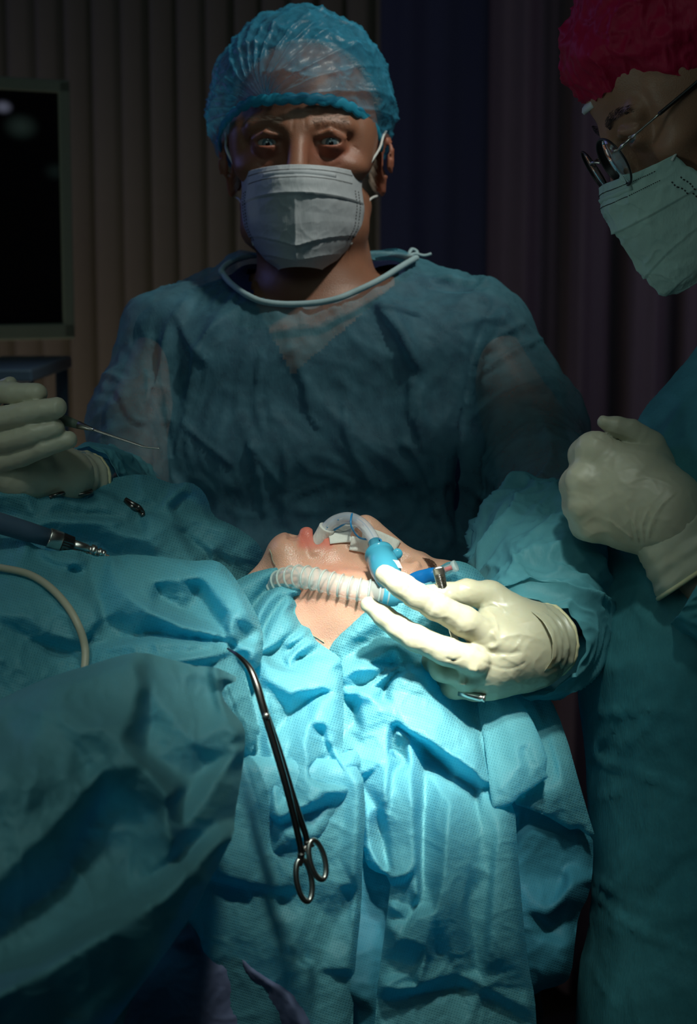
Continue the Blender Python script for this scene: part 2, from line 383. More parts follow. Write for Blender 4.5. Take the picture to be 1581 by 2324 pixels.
def cloth(n, col, tcol=None, tr=.35, see=0.0, rough=.55, dots=0.0, dsc=600, fib=.25, spec=.35, mott=.12, seecol=(1, 1, 1)):
    """non-woven fabric: embossed dots, fibres, light passing through"""
    m, nt, b = newmat(n); N = nt.nodes; L = nt.links
    sset(b, Base_Color=(*col, 1), Roughness=rough); b.inputs['Specular IOR Level'].default_value = spec
    tc = N.new('ShaderNodeTexCoord')
    nz = N.new('ShaderNodeTexNoise'); nz.inputs['Scale'].default_value = 38; nz.inputs['Detail'].default_value = 9; nz.inputs['Roughness'].default_value = .72
    L.new(tc.outputs['Object'], nz.inputs['Vector'])
    mx = N.new('ShaderNodeMix'); mx.data_type = 'RGBA'
    mx.inputs[6].default_value = (*[c * (1 - mott * 1.6) for c in col], 1); mx.inputs[7].default_value = (*[min(1, c * (1 + mott * 1.6)) for c in col], 1)
    L.new(nz.outputs['Fac'], mx.inputs[0]); colout = mx.outputs[2]
    mp = N.new('ShaderNodeMapping'); mp.inputs['Scale'].default_value = (500, 500, 140)
    L.new(tc.outputs['Object'], mp.inputs['Vector'])
    n2 = N.new('ShaderNodeTexNoise'); n2.inputs['Scale'].default_value = 1.; n2.inputs['Detail'].default_value = 3; L.new(mp.outputs[0], n2.inputs['Vector'])
    b1 = N.new('ShaderNodeBump'); b1.inputs['Strength'].default_value = fib; b1.inputs['Distance'].default_value = .0008
    L.new(n2.outputs['Fac'], b1.inputs['Height']); nrm = b1.outputs[0]
    if dots:
        uv = N.new('ShaderNodeUVMap'); uv.uv_map = 'cloth'
        sp2 = N.new('ShaderNodeSeparateXYZ'); 
        rot = N.new('ShaderNodeMapping'); rot.inputs['Rotation'].default_value = (0, 0, .5); rot.inputs['Scale'].default_value = (dsc, dsc, 1)
        L.new(uv.outputs[0], rot.inputs['Vector']); L.new(rot.outputs[0], sp2.inputs[0])
        s = []
        for i in (0, 1):
            a = N.new('ShaderNodeMath'); a.operation = 'MULTIPLY'; a.inputs[1].default_value = 2 * math.pi; L.new(sp2.outputs[i], a.inputs[0])
            c = N.new('ShaderNodeMath'); c.operation = 'SINE'; L.new(a.outputs[0], c.inputs[0]); s.append(c)
        mu = N.new('ShaderNodeMath'); mu.operation = 'MULTIPLY'; L.new(s[0].outputs[0], mu.inputs[0]); L.new(s[1].outputs[0], mu.inputs[1])
        cr = N.new('ShaderNodeMapRange'); cr.inputs[1].default_value = .25; cr.inputs[2].default_value = .8; L.new(mu.outputs[0], cr.inputs[0])
        b2 = N.new('ShaderNodeBump'); b2.inputs['Strength'].default_value = dots; b2.inputs['Distance'].default_value = .0006; b2.invert = True
        L.new(cr.outputs[0], b2.inputs['Height']); L.new(nrm, b2.inputs['Normal']); nrm = b2.outputs[0]
        m3 = N.new('ShaderNodeMix'); m3.data_type = 'RGBA'; m3.blend_type = 'MULTIPLY'; m3.inputs[7].default_value = (.62, .80, .90, 1)
        f3 = N.new('ShaderNodeMath'); f3.operation = 'MULTIPLY'; f3.inputs[1].default_value = dots; L.new(cr.outputs[0], f3.inputs[0]); L.new(f3.outputs[0], m3.inputs[0])
        L.new(colout, m3.inputs[6]); colout = m3.outputs[2]
    L.new(colout, b.inputs['Base Color']); L.new(nrm, b.inputs['Normal'])
    tl = N.new('ShaderNodeBsdfTranslucent'); tl.inputs[0].default_value = (*(tcol or col), 1); L.new(nrm, tl.inputs['Normal'])
    ms = N.new('ShaderNodeMixShader'); ms.inputs[0].default_value = tr; L.new(b.outputs[0], ms.inputs[1]); L.new(tl.outputs[0], ms.inputs[2])
    out = N['Material Output']; last = ms.outputs[0]
    if see:
        tp = N.new('ShaderNodeBsdfTransparent'); tp.inputs[0].default_value = (*seecol, 1)
        m2 = N.new('ShaderNodeMixShader'); 
        nz3 = N.new('ShaderNodeTexNoise'); nz3.inputs['Scale'].default_value = 60; nz3.inputs['Detail'].default_value = 8; L.new(tc.outputs['Object'], nz3.inputs['Vector'])
        mr = N.new('ShaderNodeMapRange'); mr.inputs[1].default_value = .3; mr.inputs[2].default_value = .7; mr.inputs[3].default_value = see * .75; mr.inputs[4].default_value = min(1, see * 1.2)
        L.new(nz3.outputs['Fac'], mr.inputs[0]); L.new(mr.outputs[0], m2.inputs[0]); L.new(last, m2.inputs[1]); L.new(tp.outputs[0], m2.inputs[2]); last = m2.outputs[0]
    L.new(last, out.inputs['Surface'])
    return m
def skinmat(n, col, red, rough=.45, bump=.25, sss=.35):
    m, nt, b = newmat(n); N = nt.nodes; L = nt.links
    sset(b, Roughness=rough); b.inputs['Specular IOR Level'].default_value = .45
    b.inputs['Subsurface Weight'].default_value = sss; b.inputs['Subsurface Radius'].default_value = (1, .35, .2); b.inputs['Subsurface Scale'].default_value = .004
    at = N.new('ShaderNodeAttribute'); at.attribute_name = 'lip'
    tc = N.new('ShaderNodeTexCoord'); nz = N.new('ShaderNodeTexNoise'); nz.inputs['Scale'].default_value = 45; nz.inputs['Detail'].default_value = 7; L.new(tc.outputs['Object'], nz.inputs['Vector'])
    mx = N.new('ShaderNodeMix'); mx.data_type = 'RGBA'; mx.inputs[6].default_value = (*[c * .82 for c in col], 1); mx.inputs[7].default_value = (*[min(1, c * 1.15) for c in col], 1); L.new(nz.outputs['Fac'], mx.inputs[0])
    m2 = N.new('ShaderNodeMix'); m2.data_type = 'RGBA'; m2.inputs[7].default_value = (*red, 1); L.new(at.outputs['Fac'], m2.inputs[0]); L.new(mx.outputs[2], m2.inputs[6]); L.new(m2.outputs[2], b.inputs['Base Color'])
    vz = N.new('ShaderNodeTexVoronoi'); vz.inputs['Scale'].default_value = 900; L.new(tc.outputs['Object'], vz.inputs['Vector'])
    bp = N.new('ShaderNodeBump'); bp.inputs['Strength'].default_value = bump; bp.inputs['Distance'].default_value = .0006; L.new(vz.outputs['Distance'], bp.inputs['Height']); L.new(bp.outputs[0], b.inputs['Normal'])
    return m
M = {}
M['drape'] = cloth('drape_blue', (.18, .55, .62), (.03, .52, .72), tr=.50, dots=.55, dsc=330, rough=.5)
M['drape_soft'] = cloth('drape_plain', (.17, .45, .50), (.03, .40, .52), tr=.42, dots=.18, dsc=330, rough=.6)
M['drape_dark'] = cloth('drape_deep', (.05, .25, .34), (.01, .18, .32), tr=.3, dots=.3, dsc=330, rough=.6)
M['lilac'] = cloth('lilac_cloth', (.22, .26, .45), tr=.25, rough=.6)
M['gown'] = cloth('gown_blue', (.13, .38, .50), (.05, .42, .55), tr=.30, see=.48, rough=.6, fib=.6, mott=.2)
M['gown_right'] = cloth('gown_teal', (.09, .38, .44), (.03, .36, .42), tr=.25, see=.10, rough=.6, fib=.6, mott=.25)
M['sleeve'] = cloth('sleeve_blue', (.20, .60, .68), (.08, .55, .66), tr=.35, see=.28, rough=.5, fib=.4)
M['binding'] = cloth('gown_binding', (.42, .62, .68), tr=.2, rough=.6)
M['navy'] = cloth('navy_cotton', (.016, .022, .075), tr=.05, rough=.8, spec=.2)
M['cap'] = cloth('cap_blue', (.06, .42, .66), (.04, .45, .75), tr=.35, see=.60, rough=.35, fib=.4, spec=.6)
M['cap_edge'] = cloth('cap_edge_blue', (.03, .40, .62), (.03, .45, .62), tr=.35, see=.12, rough=.45)
M['cap_red'] = cloth('cap_crimson', (.48, .010, .065), (.5, .01, .06), tr=.3, see=0, rough=.5, fib=.4, spec=.3)
M['mask'] = cloth('mask_white', (.62, .70, .76), tr=.25, rough=.6, fib=.35)
M['mask_right'] = cloth('mask_pale_green', (.48, .70, .66), tr=.25, rough=.6, fib=.35)
M['thread'] = plain('dark_stitch', (.02, .025, .03), .7)
M['loop'] = plain('white_elastic', (.6, .66, .66), .6)
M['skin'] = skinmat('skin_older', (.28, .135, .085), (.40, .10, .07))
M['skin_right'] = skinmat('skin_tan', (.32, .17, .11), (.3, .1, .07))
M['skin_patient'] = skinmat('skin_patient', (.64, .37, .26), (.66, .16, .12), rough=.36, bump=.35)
M['glove'] = plain('latex_glove', (.44, .43, .31), .36, noise=.07, nscale=60, sss=.35, sssr=(1, .6, .35), sscale=.004, bump=.15, bscale=120, spec=.5)
M['glove_weak_light'] = plain('latex_glove_weak_light', (.52, .52, .40), .42, noise=.07, nscale=60, sss=.3, sssr=(1, .6, .35), sscale=.004, bump=.15, bscale=120)  # same latex as the near glove; difference in light put into its colour
M['bead'] = plain('glove_rolled_edge', (.72, .68, .42), .35, sss=.2)
M['steel'] = plain('surgical_steel', (.62, .62, .58), .32, metal=1, noise=.1, nscale=90, bump=.03)
M['steel_dark'] = plain('dark_steel', (.22, .21, .20), .28, metal=1, noise=.1, nscale=90)
M['clear'] = plain('clear_vinyl', (.74, .79, .74), .10, alpha=.36, coat=.6)
M['ridge'] = plain('clear_vinyl_ridge', (.50, .62, .58), .10, alpha=.5, coat=.6)
M['blueplastic'] = plain('blue_plastic', (.07, .40, .56), .2, trans=.3, ior=1.3, coat=.3)
M['bluefilm'] = plain('blue_film', (.01, .18, .52), .2, trans=.3, ior=1.3, coat=.4)
M['blueline'] = plain('blue_line', (.02, .22, .48), .3)
M['tape'] = cloth('white_tape', (.80, .80, .74), tr=.2, rough=.7, fib=.8)
M['red'] = plain('red_valve', (.75, .03, .03), .4)
M['cable'] = plain('beige_cable', (.40, .40, .30), .45, noise=.06)
M['greyblue'] = plain('grey_blue_rubber', (.06, .11, .17), .4, noise=.08)
M['greygreen'] = plain('grey_green_handle', (.12, .16, .12), .5)
M['monitor'] = plain('pale_green_plastic', (.22, .27, .22), .5, noise=.05)
M['black'] = plain('black_plastic', (.01, .01, .012), .4)
M['hair'] = plain('dark_hair', (.035, .02, .014), .6)
M['greyhair'] = plain('grey_hair', (.40, .33, .27), .6)
M['brow'] = plain('brown_brow_hair', (.10, .05, .03), .6)
M['sclera'] = plain('eye_white', (.40, .40, .38), .15, coat=.6)
M['iris'] = plain('grey_blue_iris', (.10, .16, .19), .15, noise=.4, nscale=900, coat=1)
M['pupil'] = plain('eye_pupil', (.003, .003, .004), .1, coat=1)
M['pen'] = plain('green_marker_ink', (.30, .33, .24), .6)
M['tubing'] = plain('clear_airway_tubing', (.62, .65, .70), .07, alpha=.5, coat=1)
# ---------------------------------------------------------------- the room
M['wall'] = plain('wall_paint', (.16, .14, .12), .8, noise=.06, nscale=8)
M['floor'] = plain('floor_lino', (.035, .032, .035), .5, noise=.15, nscale=6)
M['slat'] = cloth('blind_slat_cloth', (.20, .18, .145), tr=.1, rough=.8, mott=.05)
M['curt'] = cloth('curtain_mauve', (.13, .105, .135), tr=.1, rough=.85, mott=.05)
M['curtb'] = cloth('curtain_navy', (.035, .045, .10), tr=.05, rough=.85, mott=.05)
YB = 3.45
struct(box('wall_back', (0, YB + .15, 1.45), (4.6, .1, 2.9), M['wall']))
struct(box('wall_left', (-2.35, 1.1, 1.45), (.1, 5.0, 2.9), M['wall']))
struct(box('wall_right', (2.35, 1.1, 1.45), (.1, 5.0, 2.9), M['wall']))
struct(box('floor', (0, 1.1, -.05), (4.8, 5.0, .1), M['floor']))
struct(box('ceiling', (0, 1.1, 2.95), (4.8, 5.0, .1), M['wall']))
# vertical blind: overlapping cloth vanes on a head rail
vb = empty('vertical_blind', (-.8, YB, 2.62), 'beige vertical blind of narrow cloth vanes on the back wall behind the monitor', 'blind')
box('head_rail', (-.72, YB, 2.62), (2.0, .05, .05), M['monitor'], vb)
slat0 = None
for i in range(36):
    x = -1.68 + i * .0535
    if slat0 is None:
        n = 9; u = np.linspace(-1, 1, n); V = []; Fc = []
        for z in (-1.30, 0.0, 1.12):
            for q in u: V.append((q * .036, .010 * q + .010 * (1 - q * q) * -1, z))
        for r in (0, 1):
            for k in range(n - 1): Fc.append((r * n + k, r * n + k + 1, (r + 1) * n + k + 1, (r + 1) * n + k))
        slat0 = mesh_obj('slat', V, Fc, M['slat'], None); so = slat0.modifiers.new('t', 'SOLIDIFY'); so.thickness = .0008
        sl = slat0
    else:
        sl = slat0.copy(); COL.objects.link(sl)
    sl.parent = vb; sl.location = (x - vb.location.x, -.02, 1.45 - 2.62); sl.rotation_euler = (0, 0, .18 + .10 * math.sin(i * 2.1))
def curtain(name, x0, x1, y, m, amp, per, label):
    n = 240; xs = np.linspace(x0, x1, n); zs = np.linspace(.06, 2.6, 30); V = []; Fc = []
    for z in zs:
        ph = xs / per * 2 * math.pi
        yy = y + amp * np.sin(ph + .5 * np.sin(xs * 9)) + amp * .4 * np.sin(ph * 2.3 + 1) + .006 * np.sin(z * 3 + xs * 20)
        V += [(a, b, z) for a, b in zip(xs, yy)]
    for r in range(len(zs) - 1):
        for k in range(n - 1): Fc.append((r * n + k, r * n + k + 1, (r + 1) * n + k + 1, (r + 1) * n + k))
    o = mesh_obj(name, V, Fc, m); so = o.modifiers.new('t', 'SOLIDIFY'); so.thickness = .001
    return tag(o, label, 'curtain')
curtain('curtain', .26, 1.9, YB - .12, M['curt'], .030, .115, 'mauve grey folded curtain hanging behind the masked person on the right')
curtain('curtain', .06, .27, YB - .06, M['curtb'], .010, .16, 'narrow navy curtain panel hanging between beige blind and mauve curtain')
# monitor, turned towards the table
a = math.radians(33); ex = np.array([math.cos(a), math.sin(a), 0]); nn = np.array([math.sin(a), -math.cos(a), 0]); Mm = np.stack([ex, -nn, np.array([0, 0, 1.])], 1)
tr = P(152, 184, 2.62); br = P(163, 772, 2.62); hgt = tr[2] - br[2]; wid = .62
ctr = np.array([tr[0], tr[1], (tr[2] + br[2]) / 2]) - ex * wid / 2
mo = empty('monitor', (ctr[0], ctr[1], 0), 'large flat monitor in a pale green-grey frame, turned towards the table', 'monitor')
box('housing', ctr - nn * .03, (wid - .04, .04, hgt - .04), M['monitor'], mo, Mm, .006)
fr = []
bz, bb = .019, .024
for c, s in (((0, 0, hgt / 2 - bz / 2), (wid, .022, bz)), ((0, 0, -hgt / 2 + bb / 2), (wid, .022, bb)), ((wid / 2 - bz / 2, 0, 0), (bz, .022, hgt - .001)), ((-wid / 2 + bz / 2, 0, 0), (bz, .022, hgt - .001))):
    fr.append(box_data(ctr + Mm @ np.array(c), s, Mm))
v, f = join(fr); o = mesh_obj('frame', v, f, M['monitor'], mo, smooth=False); b = o.modifiers.new('b', 'BEVEL'); b.width = .003; b.segments = 2
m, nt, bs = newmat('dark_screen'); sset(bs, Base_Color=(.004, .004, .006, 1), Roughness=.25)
# reflections put into the panel as emission: a pale rounded shape and a soft green blob near the top
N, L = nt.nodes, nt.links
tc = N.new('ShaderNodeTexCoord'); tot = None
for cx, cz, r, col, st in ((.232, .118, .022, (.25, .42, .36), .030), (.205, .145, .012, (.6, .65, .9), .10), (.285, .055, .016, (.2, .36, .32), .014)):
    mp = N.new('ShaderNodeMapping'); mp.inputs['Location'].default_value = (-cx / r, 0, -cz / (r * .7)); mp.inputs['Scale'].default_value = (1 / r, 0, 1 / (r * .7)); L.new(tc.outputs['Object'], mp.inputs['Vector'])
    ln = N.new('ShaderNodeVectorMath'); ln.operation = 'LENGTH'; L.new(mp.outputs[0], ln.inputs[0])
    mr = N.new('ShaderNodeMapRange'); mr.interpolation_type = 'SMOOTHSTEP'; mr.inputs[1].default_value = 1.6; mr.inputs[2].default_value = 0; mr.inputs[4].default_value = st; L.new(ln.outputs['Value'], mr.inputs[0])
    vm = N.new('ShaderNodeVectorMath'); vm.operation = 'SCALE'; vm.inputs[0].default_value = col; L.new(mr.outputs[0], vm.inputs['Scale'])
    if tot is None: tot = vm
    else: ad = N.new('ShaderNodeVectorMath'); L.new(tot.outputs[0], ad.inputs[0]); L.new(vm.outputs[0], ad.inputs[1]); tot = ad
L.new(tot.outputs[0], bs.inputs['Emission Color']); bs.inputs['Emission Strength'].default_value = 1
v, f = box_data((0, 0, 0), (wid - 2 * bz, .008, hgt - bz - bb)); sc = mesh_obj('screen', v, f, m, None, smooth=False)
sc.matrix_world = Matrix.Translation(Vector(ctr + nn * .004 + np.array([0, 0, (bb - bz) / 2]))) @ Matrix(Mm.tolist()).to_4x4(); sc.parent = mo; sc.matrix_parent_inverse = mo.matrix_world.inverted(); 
pc = ctr - nn * .09
tube('post', [(pc[0], pc[1], .05), (pc[0], pc[1], .8), (pc[0], pc[1], ctr[2] + .02)], .022, M['black'], mo)
box('bracket', ctr - nn * .065, (.12, .06, .12), M['black'], mo, Mm, .004)
v, f = lathe_along((pc[0], pc[1], 0), (pc[0], pc[1], 1), [(0, .20), (.03, .20), (.05, .05)]); mesh_obj('base', v, f, M['black'], mo)
# edge of an equipment cart behind the raised glove
ct = empty('equipment_cart', (-.62, 2.25, 0), 'grey-blue equipment cart whose top edge shows behind the raised glove', 'cart')
c0 = P(-110, 868, 2.2); c1 = P(76, 836, 2.2)
box('top_panel', ((c0[0] + c1[0]) / 2, c1[1] + .15, (c0[2] + c1[2]) / 2), (abs(c1[0] - c0[0]), .32, abs(c1[2] - c0[2])), M['greyblue'], ct, None, .004)
for sx in (c0[0] + .015, c1[0] - .012):
    for sy in (.02, .29): tube('post', [(sx, c1[1] + sy, .0), (sx, c1[1] + sy, .4), (sx, c1[1] + sy, c0[2])], .009, M['greyblue'], ct)
box('shelf', ((c0[0] + c1[0]) / 2, c1[1] + .15, .3), (abs(c1[0] - c0[0]), .32, .02), M['greyblue'], ct)
# ---------------------------------------------------------------- people
def cb(r, u, t): return RV * r + UV_ * u + TV * t           # right, up, towards camera -> world
def frame(f, u):
    f = cb(*f); f /= np.linalg.norm(f); u = cb(*u); u = u - f * (u @ f); u /= np.linalg.norm(u)
    return np.stack([np.cross(f, u), f, u], 1)
class Head:
    def __init__(s, f, u, anchor, px, py, d, k=1.0):
        s.M = frame(f, u) * 1.0; s.k = k; s.o = P(px, py, d) - s.M @ (np.array(anchor) * k)
    def w(s, *p): return s.o + s.M @ (np.array(p, float) * s.k)
    def loc(s, V): return (V - s.o) @ s.M / s.k
def head_sdf(F, H, eyes='open', mouth='shut', ear=(-1, 1), nose=1.0, lidh=.0052):
    k = H.k
    def C(a, b, ra, rb, kk, op='add'): F.cone(H.w(*a), H.w(*b), ra * k, rb * k, kk, op)
    def E(c, r, kk, op='add', R=None): F.ell(H.w(*c), np.array(r) * k, H.M if R is None else H.M @ R, kk, op)
    E((0, -.012, .050), (.072, .092, .078), .01)
    E((0, .026, .045), (.064, .060, .060), .02)
    E((0, .040, -.018), (.057, .045, .062), .02)
    E((0, .040, -.055), (.044, .046, .036), .015)
    E((0, .078, -.088), (.019, .014, .014), .014)
    for s in (-1, 1):
        C((s * .051, .006, -.040), (s * .047, .022, -.066), .016, .014, .02)
        C((s * .047, .022, -.066), (s * .014, .074, -.088), .014, .013, .018)
        E((s * .046, .056, -.010), (.019, .018, .012), .016)
        E((s * .060, .030, .020), (.014, .030, .03), .02)
        C((s * .046, .071, .028), (s * .012, .083, .025), .008, .008, .010)
    # eye sockets, lids
    for s in (-1, 1):
        E((s * .032, .096, .012), (.017, .015, .0115), .012, 'sub')
        E((s * .0315, .0735, .0115), (.0145, .0138, .0135), .006)
        C((s * .046, .0785, .0165), (s * .032, .0868, .0212), .0012, .0020, .005); C((s * .032, .0868, .0212), (s * .018, .0850, .0180), .0020, .0014, .005)      # fold above the lid
        if eyes == 'open':
            E((s * .0315, .0895, .0118), (.0135, .0125, lidh), .0008, 'sub')
        else:
            C((s * .043, .0835, .0085), (s * .0315, .0885, .0065), .0008, .0009, .0008, 'sub'); C((s * .0315, .0885, .0065), (s * .021, .0865, .0085), .0009, .0008, .0008, 'sub')
    # nose
    C((0, .081, .022), (0, .101 * nose, -.018), .0085, .0105, .012)
    E((0, .106 * nose, -.026), (.0095, .0095, .0090), .007)
    E((0, .092, -.028), (.0150, .0130, .0120), .009)
    for s in (-1, 1):
        E((s * .0115, .098, -.031), (.0065, .0095, .0070), .004)
        E((s * .0062, .103, -.0375), (.0030, .0055, .0030), .001, 'sub')
        C((s * .018, .093, -.036), (s * .029, .083, -.055), .0010, .0010, .004, 'sub')
    E((0, .078, -.050), (.026, .0185, .022), .010)
    if mouth == 'shut':
        C((-.020, .086, -.060), (0, .0955, -.0565), .003, .0050, .004); C((.020, .086, -.060), (0, .0955, -.0565), .003, .0050, .004)
        C((-.018, .085, -.065), (0, .0935, -.0665), .003, .0060, .004); C((.018, .085, -.065), (0, .0935, -.0665), .003, .0060, .004)
        E((0, .100, -.0615), (.023, .012, .0010), .001, 'sub')
    else:
        for s in (-1, 1):
            C((s * .021, .084, -.0625), (0, .0970, -.0530), .0032, .0055, .003); C((s * .021, .083, -.066), (0, .0935, -.0745), .0034, .0066, .004)
        E((0, .072, -.078), (.024, .0160, .014), .006)
        C((0, .094, -.0868), (.012, .090, -.0868), .003, .003, .005, 'sub'); C((0, .094, -.0868), (-.012, .090, -.0868), .003, .003, .005, 'sub')
        E((0, .101, -.0638), (.0190, .022, .0058), .0008, 'sub')
    if mouth == 'shut': E((0, .089, -.079), (.016, .006, .004), .006, 'sub')
    for s in ear:
        R = Matrix.Rotation(-s * .58, 3, 'Z'); R = np.array([list(r) for r in R])
        R2 = np.array([list(r) for r in Matrix.Rotation(-.18, 3, 'X')]); R = R @ R2
        c = np.array([s * .0770, -.012, .006])
        E(c, (.0055, .0175, .030), .003, 'add', R)
        E(c + np.array([s * .007, .004, .002]), (.0060, .0095, .019), .002, 'sub', R)
        pts = []
        for t in np.linspace(-.35, 3.75, 12):
            q = R @ np.array([s * .0045, .0165 * math.cos(t + .3) - .0005, .0295 * math.sin(t + .1) - .001]); pts.append((H.w(*(c + q)), .0028 * k))
        F.chain(pts, .002)
        E(c + R @ np.array([s * .001, .006, -.026]), (.0042, .0065, .0085), .004)
        E(c + R @ np.array([s * .003, .013, -.002]), (.003, .003, .006), .003)
def eyes_for(H, parent, target):
    for s in (-1, 1):
        c = H.w(s * .0315, .0728, .0115); r = .0120 * H.k; dr = target - c; dr /= np.linalg.norm(dr)
        q = np.array([0, 0, 1.]); q = q - dr * (q @ dr); q /= np.linalg.norm(q); p = np.cross(dr, q)
        an = np.radians([0, 6, 10.5, 11, 17, 23, 28.5, 29.5, 34, 42, 55, 70, 90, 115, 140, 160]); seg = 40; V = [c + dr * r * 1.035]; Fc = []; mi = []
        th = np.linspace(0, 2 * math.pi, seg, endpoint=False)
        for x in an[1:]:
            bul = 1 + .035 * max(0, 1 - x / math.radians(31)) ** .6
            for t in th: V.append(c + r * bul * (dr * math.cos(x) + (q * math.cos(t) + p * math.sin(t)) * math.sin(x)))
        V.append(c - dr * r)
        for k in range(seg): Fc.append((0, 1 + k, 1 + (k + 1) % seg)); mi.append(2)
        for i in range(len(an) - 2):
            for k in range(seg):
                l = (k + 1) % seg; Fc.append((1 + i * seg + k, 1 + (i + 1) * seg + k, 1 + (i + 1) * seg + l, 1 + i * seg + l)); mi.append(2 if an[i + 2] <= math.radians(11.2) else 1 if an[i + 2] <= math.radians(29.8) else 0)
        o0 = 1 + (len(an) - 2) * seg
        for k in range(seg): Fc.append((o0 + k, len(V) - 1, o0 + (k + 1) % seg)); mi.append(0)
        o = mesh_obj('eye', V, Fc, None, parent, mats=[M['sclera'], M['iris'], M['pupil']], midx=mi); o['label'] = 'grey-blue eye'
def hairs(name, roots, m, parent, r=.00018):
    """many fine tapered hairs in one mesh; roots: list of (start, direction, length, bend)"""
    parts = []
    for st, dr, L, bd in roots:
        t = np.linspace(0, 1, 4)[:, None]; pth = st + dr * L * t + bd * L * t * t
        parts.append(tube_data(pth, [r, r, r * .8, r * .2], 3, caps=False))
    v, f = join(parts); return mesh_obj(name, v, f, m, parent)
def cap_mesh(H, c, rad, pole, cut, parent, m, medge, npl, amp, phase=0, seedn=3, edge_ampl=.0011, loose=.004):
    c = np.array(c); rad = np.array(rad); pole = np.array(pole, float); pole /= np.linalg.norm(pole)
    q = np.array([1., 0, 0]); q = q - pole * (q @ pole); q /= np.linalg.norm(q); p = np.cross(pole, q)
    nt_, nf = 150, 420
    th = np.linspace(.012, math.pi - .01, nt_); ph = np.linspace(0, 2 * math.pi, nf, endpoint=False)
    TH, PH = np.meshgrid(th, ph, indexing='ij')
    D = pole * np.cos(TH)[..., None] + (q * np.cos(PH)[..., None] + p * np.sin(PH)[..., None]) * np.sin(TH)[..., None]
    rr = 1 / np.sqrt(((D / rad) ** 2).sum(-1))
    Dp = D.reshape(-1, 3)
    jit = perlin(np.stack([np.cos(PH).ravel() * 2.2, np.sin(PH).ravel() * 2.2, TH.ravel() * .6 + seedn], 1)).reshape(TH.shape)
    pl = (1 - np.abs(np.sin(PH * npl / 2 + jit * 2.6 + phase))) ** 2.2 + .35 * (jit > .1)
    wgt = np.exp(-TH / .75) + .22
    gather = -.016 * np.exp(-(TH / .16) ** 2)
    crk = ridged(Dp * 2.6 + .4 * np.stack([perlin(Dp * 2 + 3), perlin(Dp * 2 + 8), perlin(Dp * 2 + 13)], 1) + seedn, 3).reshape(TH.shape)
    rr = rr + amp * wgt * (pl - .6) * np.clip(TH / .12, 0, 1) + gather + loose * (crk - .6) + loose * 1.2 * fbm(Dp * 2.2 + seedn, 2).reshape(TH.shape)
    V = c + (D * rr[..., None]).reshape(-1, 3)
    I = np.arange(nt_ * nf).reshape(nt_, nf)
    Q = np.stack([I[:-1], np.roll(I[:-1], -1, 1), np.roll(I[1:], -1, 1), I[1:]], -1).reshape(-1, 4)
    capc = len(V); V = np.vstack([V, c + pole * (rr[0].mean())]); 
    zc = np.array([cut(*v) for v in V]); below = V[:, 2] < zc
    V2 = V.copy(); ruff = edge_ampl * np.sin(np.arctan2(V[:, 0], V[:, 1]) * 46)
    V2[below, 2] = zc[below] + ruff[below]
    # below the band the cloth tucks in against the skull
    keep = ~(below[Q].all(1)); Q = Q[keep]
    near = np.clip((V[:, 2] - zc) / .028, 0, 1); pull = (1 - near) * .010
    rh = V2 - np.array([c[0], c[1], 0]); rh[:, 2] = 0; ln = np.linalg.norm(rh, axis=1)[:, None] + 1e-9
    V2 = V2 - rh / ln * pull[:, None]
    W = H.o + (V2 * H.k) @ H.M.T
    use = np.zeros(len(W), bool); use[Q.ravel()] = True; mp = np.cumsum(use) - 1
    cp_ = mesh_obj('surgical_cap', W[use], mp[Q], m, parent)
    # elastic band along the cut line
    an = np.linspace(0, 2 * math.pi, 260, endpoint=False); pth = []
    for a_ in an:
        d = np.array([math.sin(a_), math.cos(a_), 0.]); z = .02
        for _ in range(4):
            pz = (z - c[2]) / rad[2]; s = math.sqrt(max(1 - pz * pz, .05)); R_ = s / math.sqrt((d[0] / rad[0]) ** 2 + (d[1] / rad[1]) ** 2) - .011
            x, y = c[0] + d[0] * R_, c[1] + d[1] * R_; z = cut(x, y, z)
        z += edge_ampl * math.sin(a_ * 46); pth.append(H.w(x, y, z + .002))
    v, f = tube_data(pth, .0017 * H.k, 8, closed=True, flat=3.2, up=H.M[:, 2]); b = mesh_obj('elastic_band', v, f, medge, cp_)
    return cp_
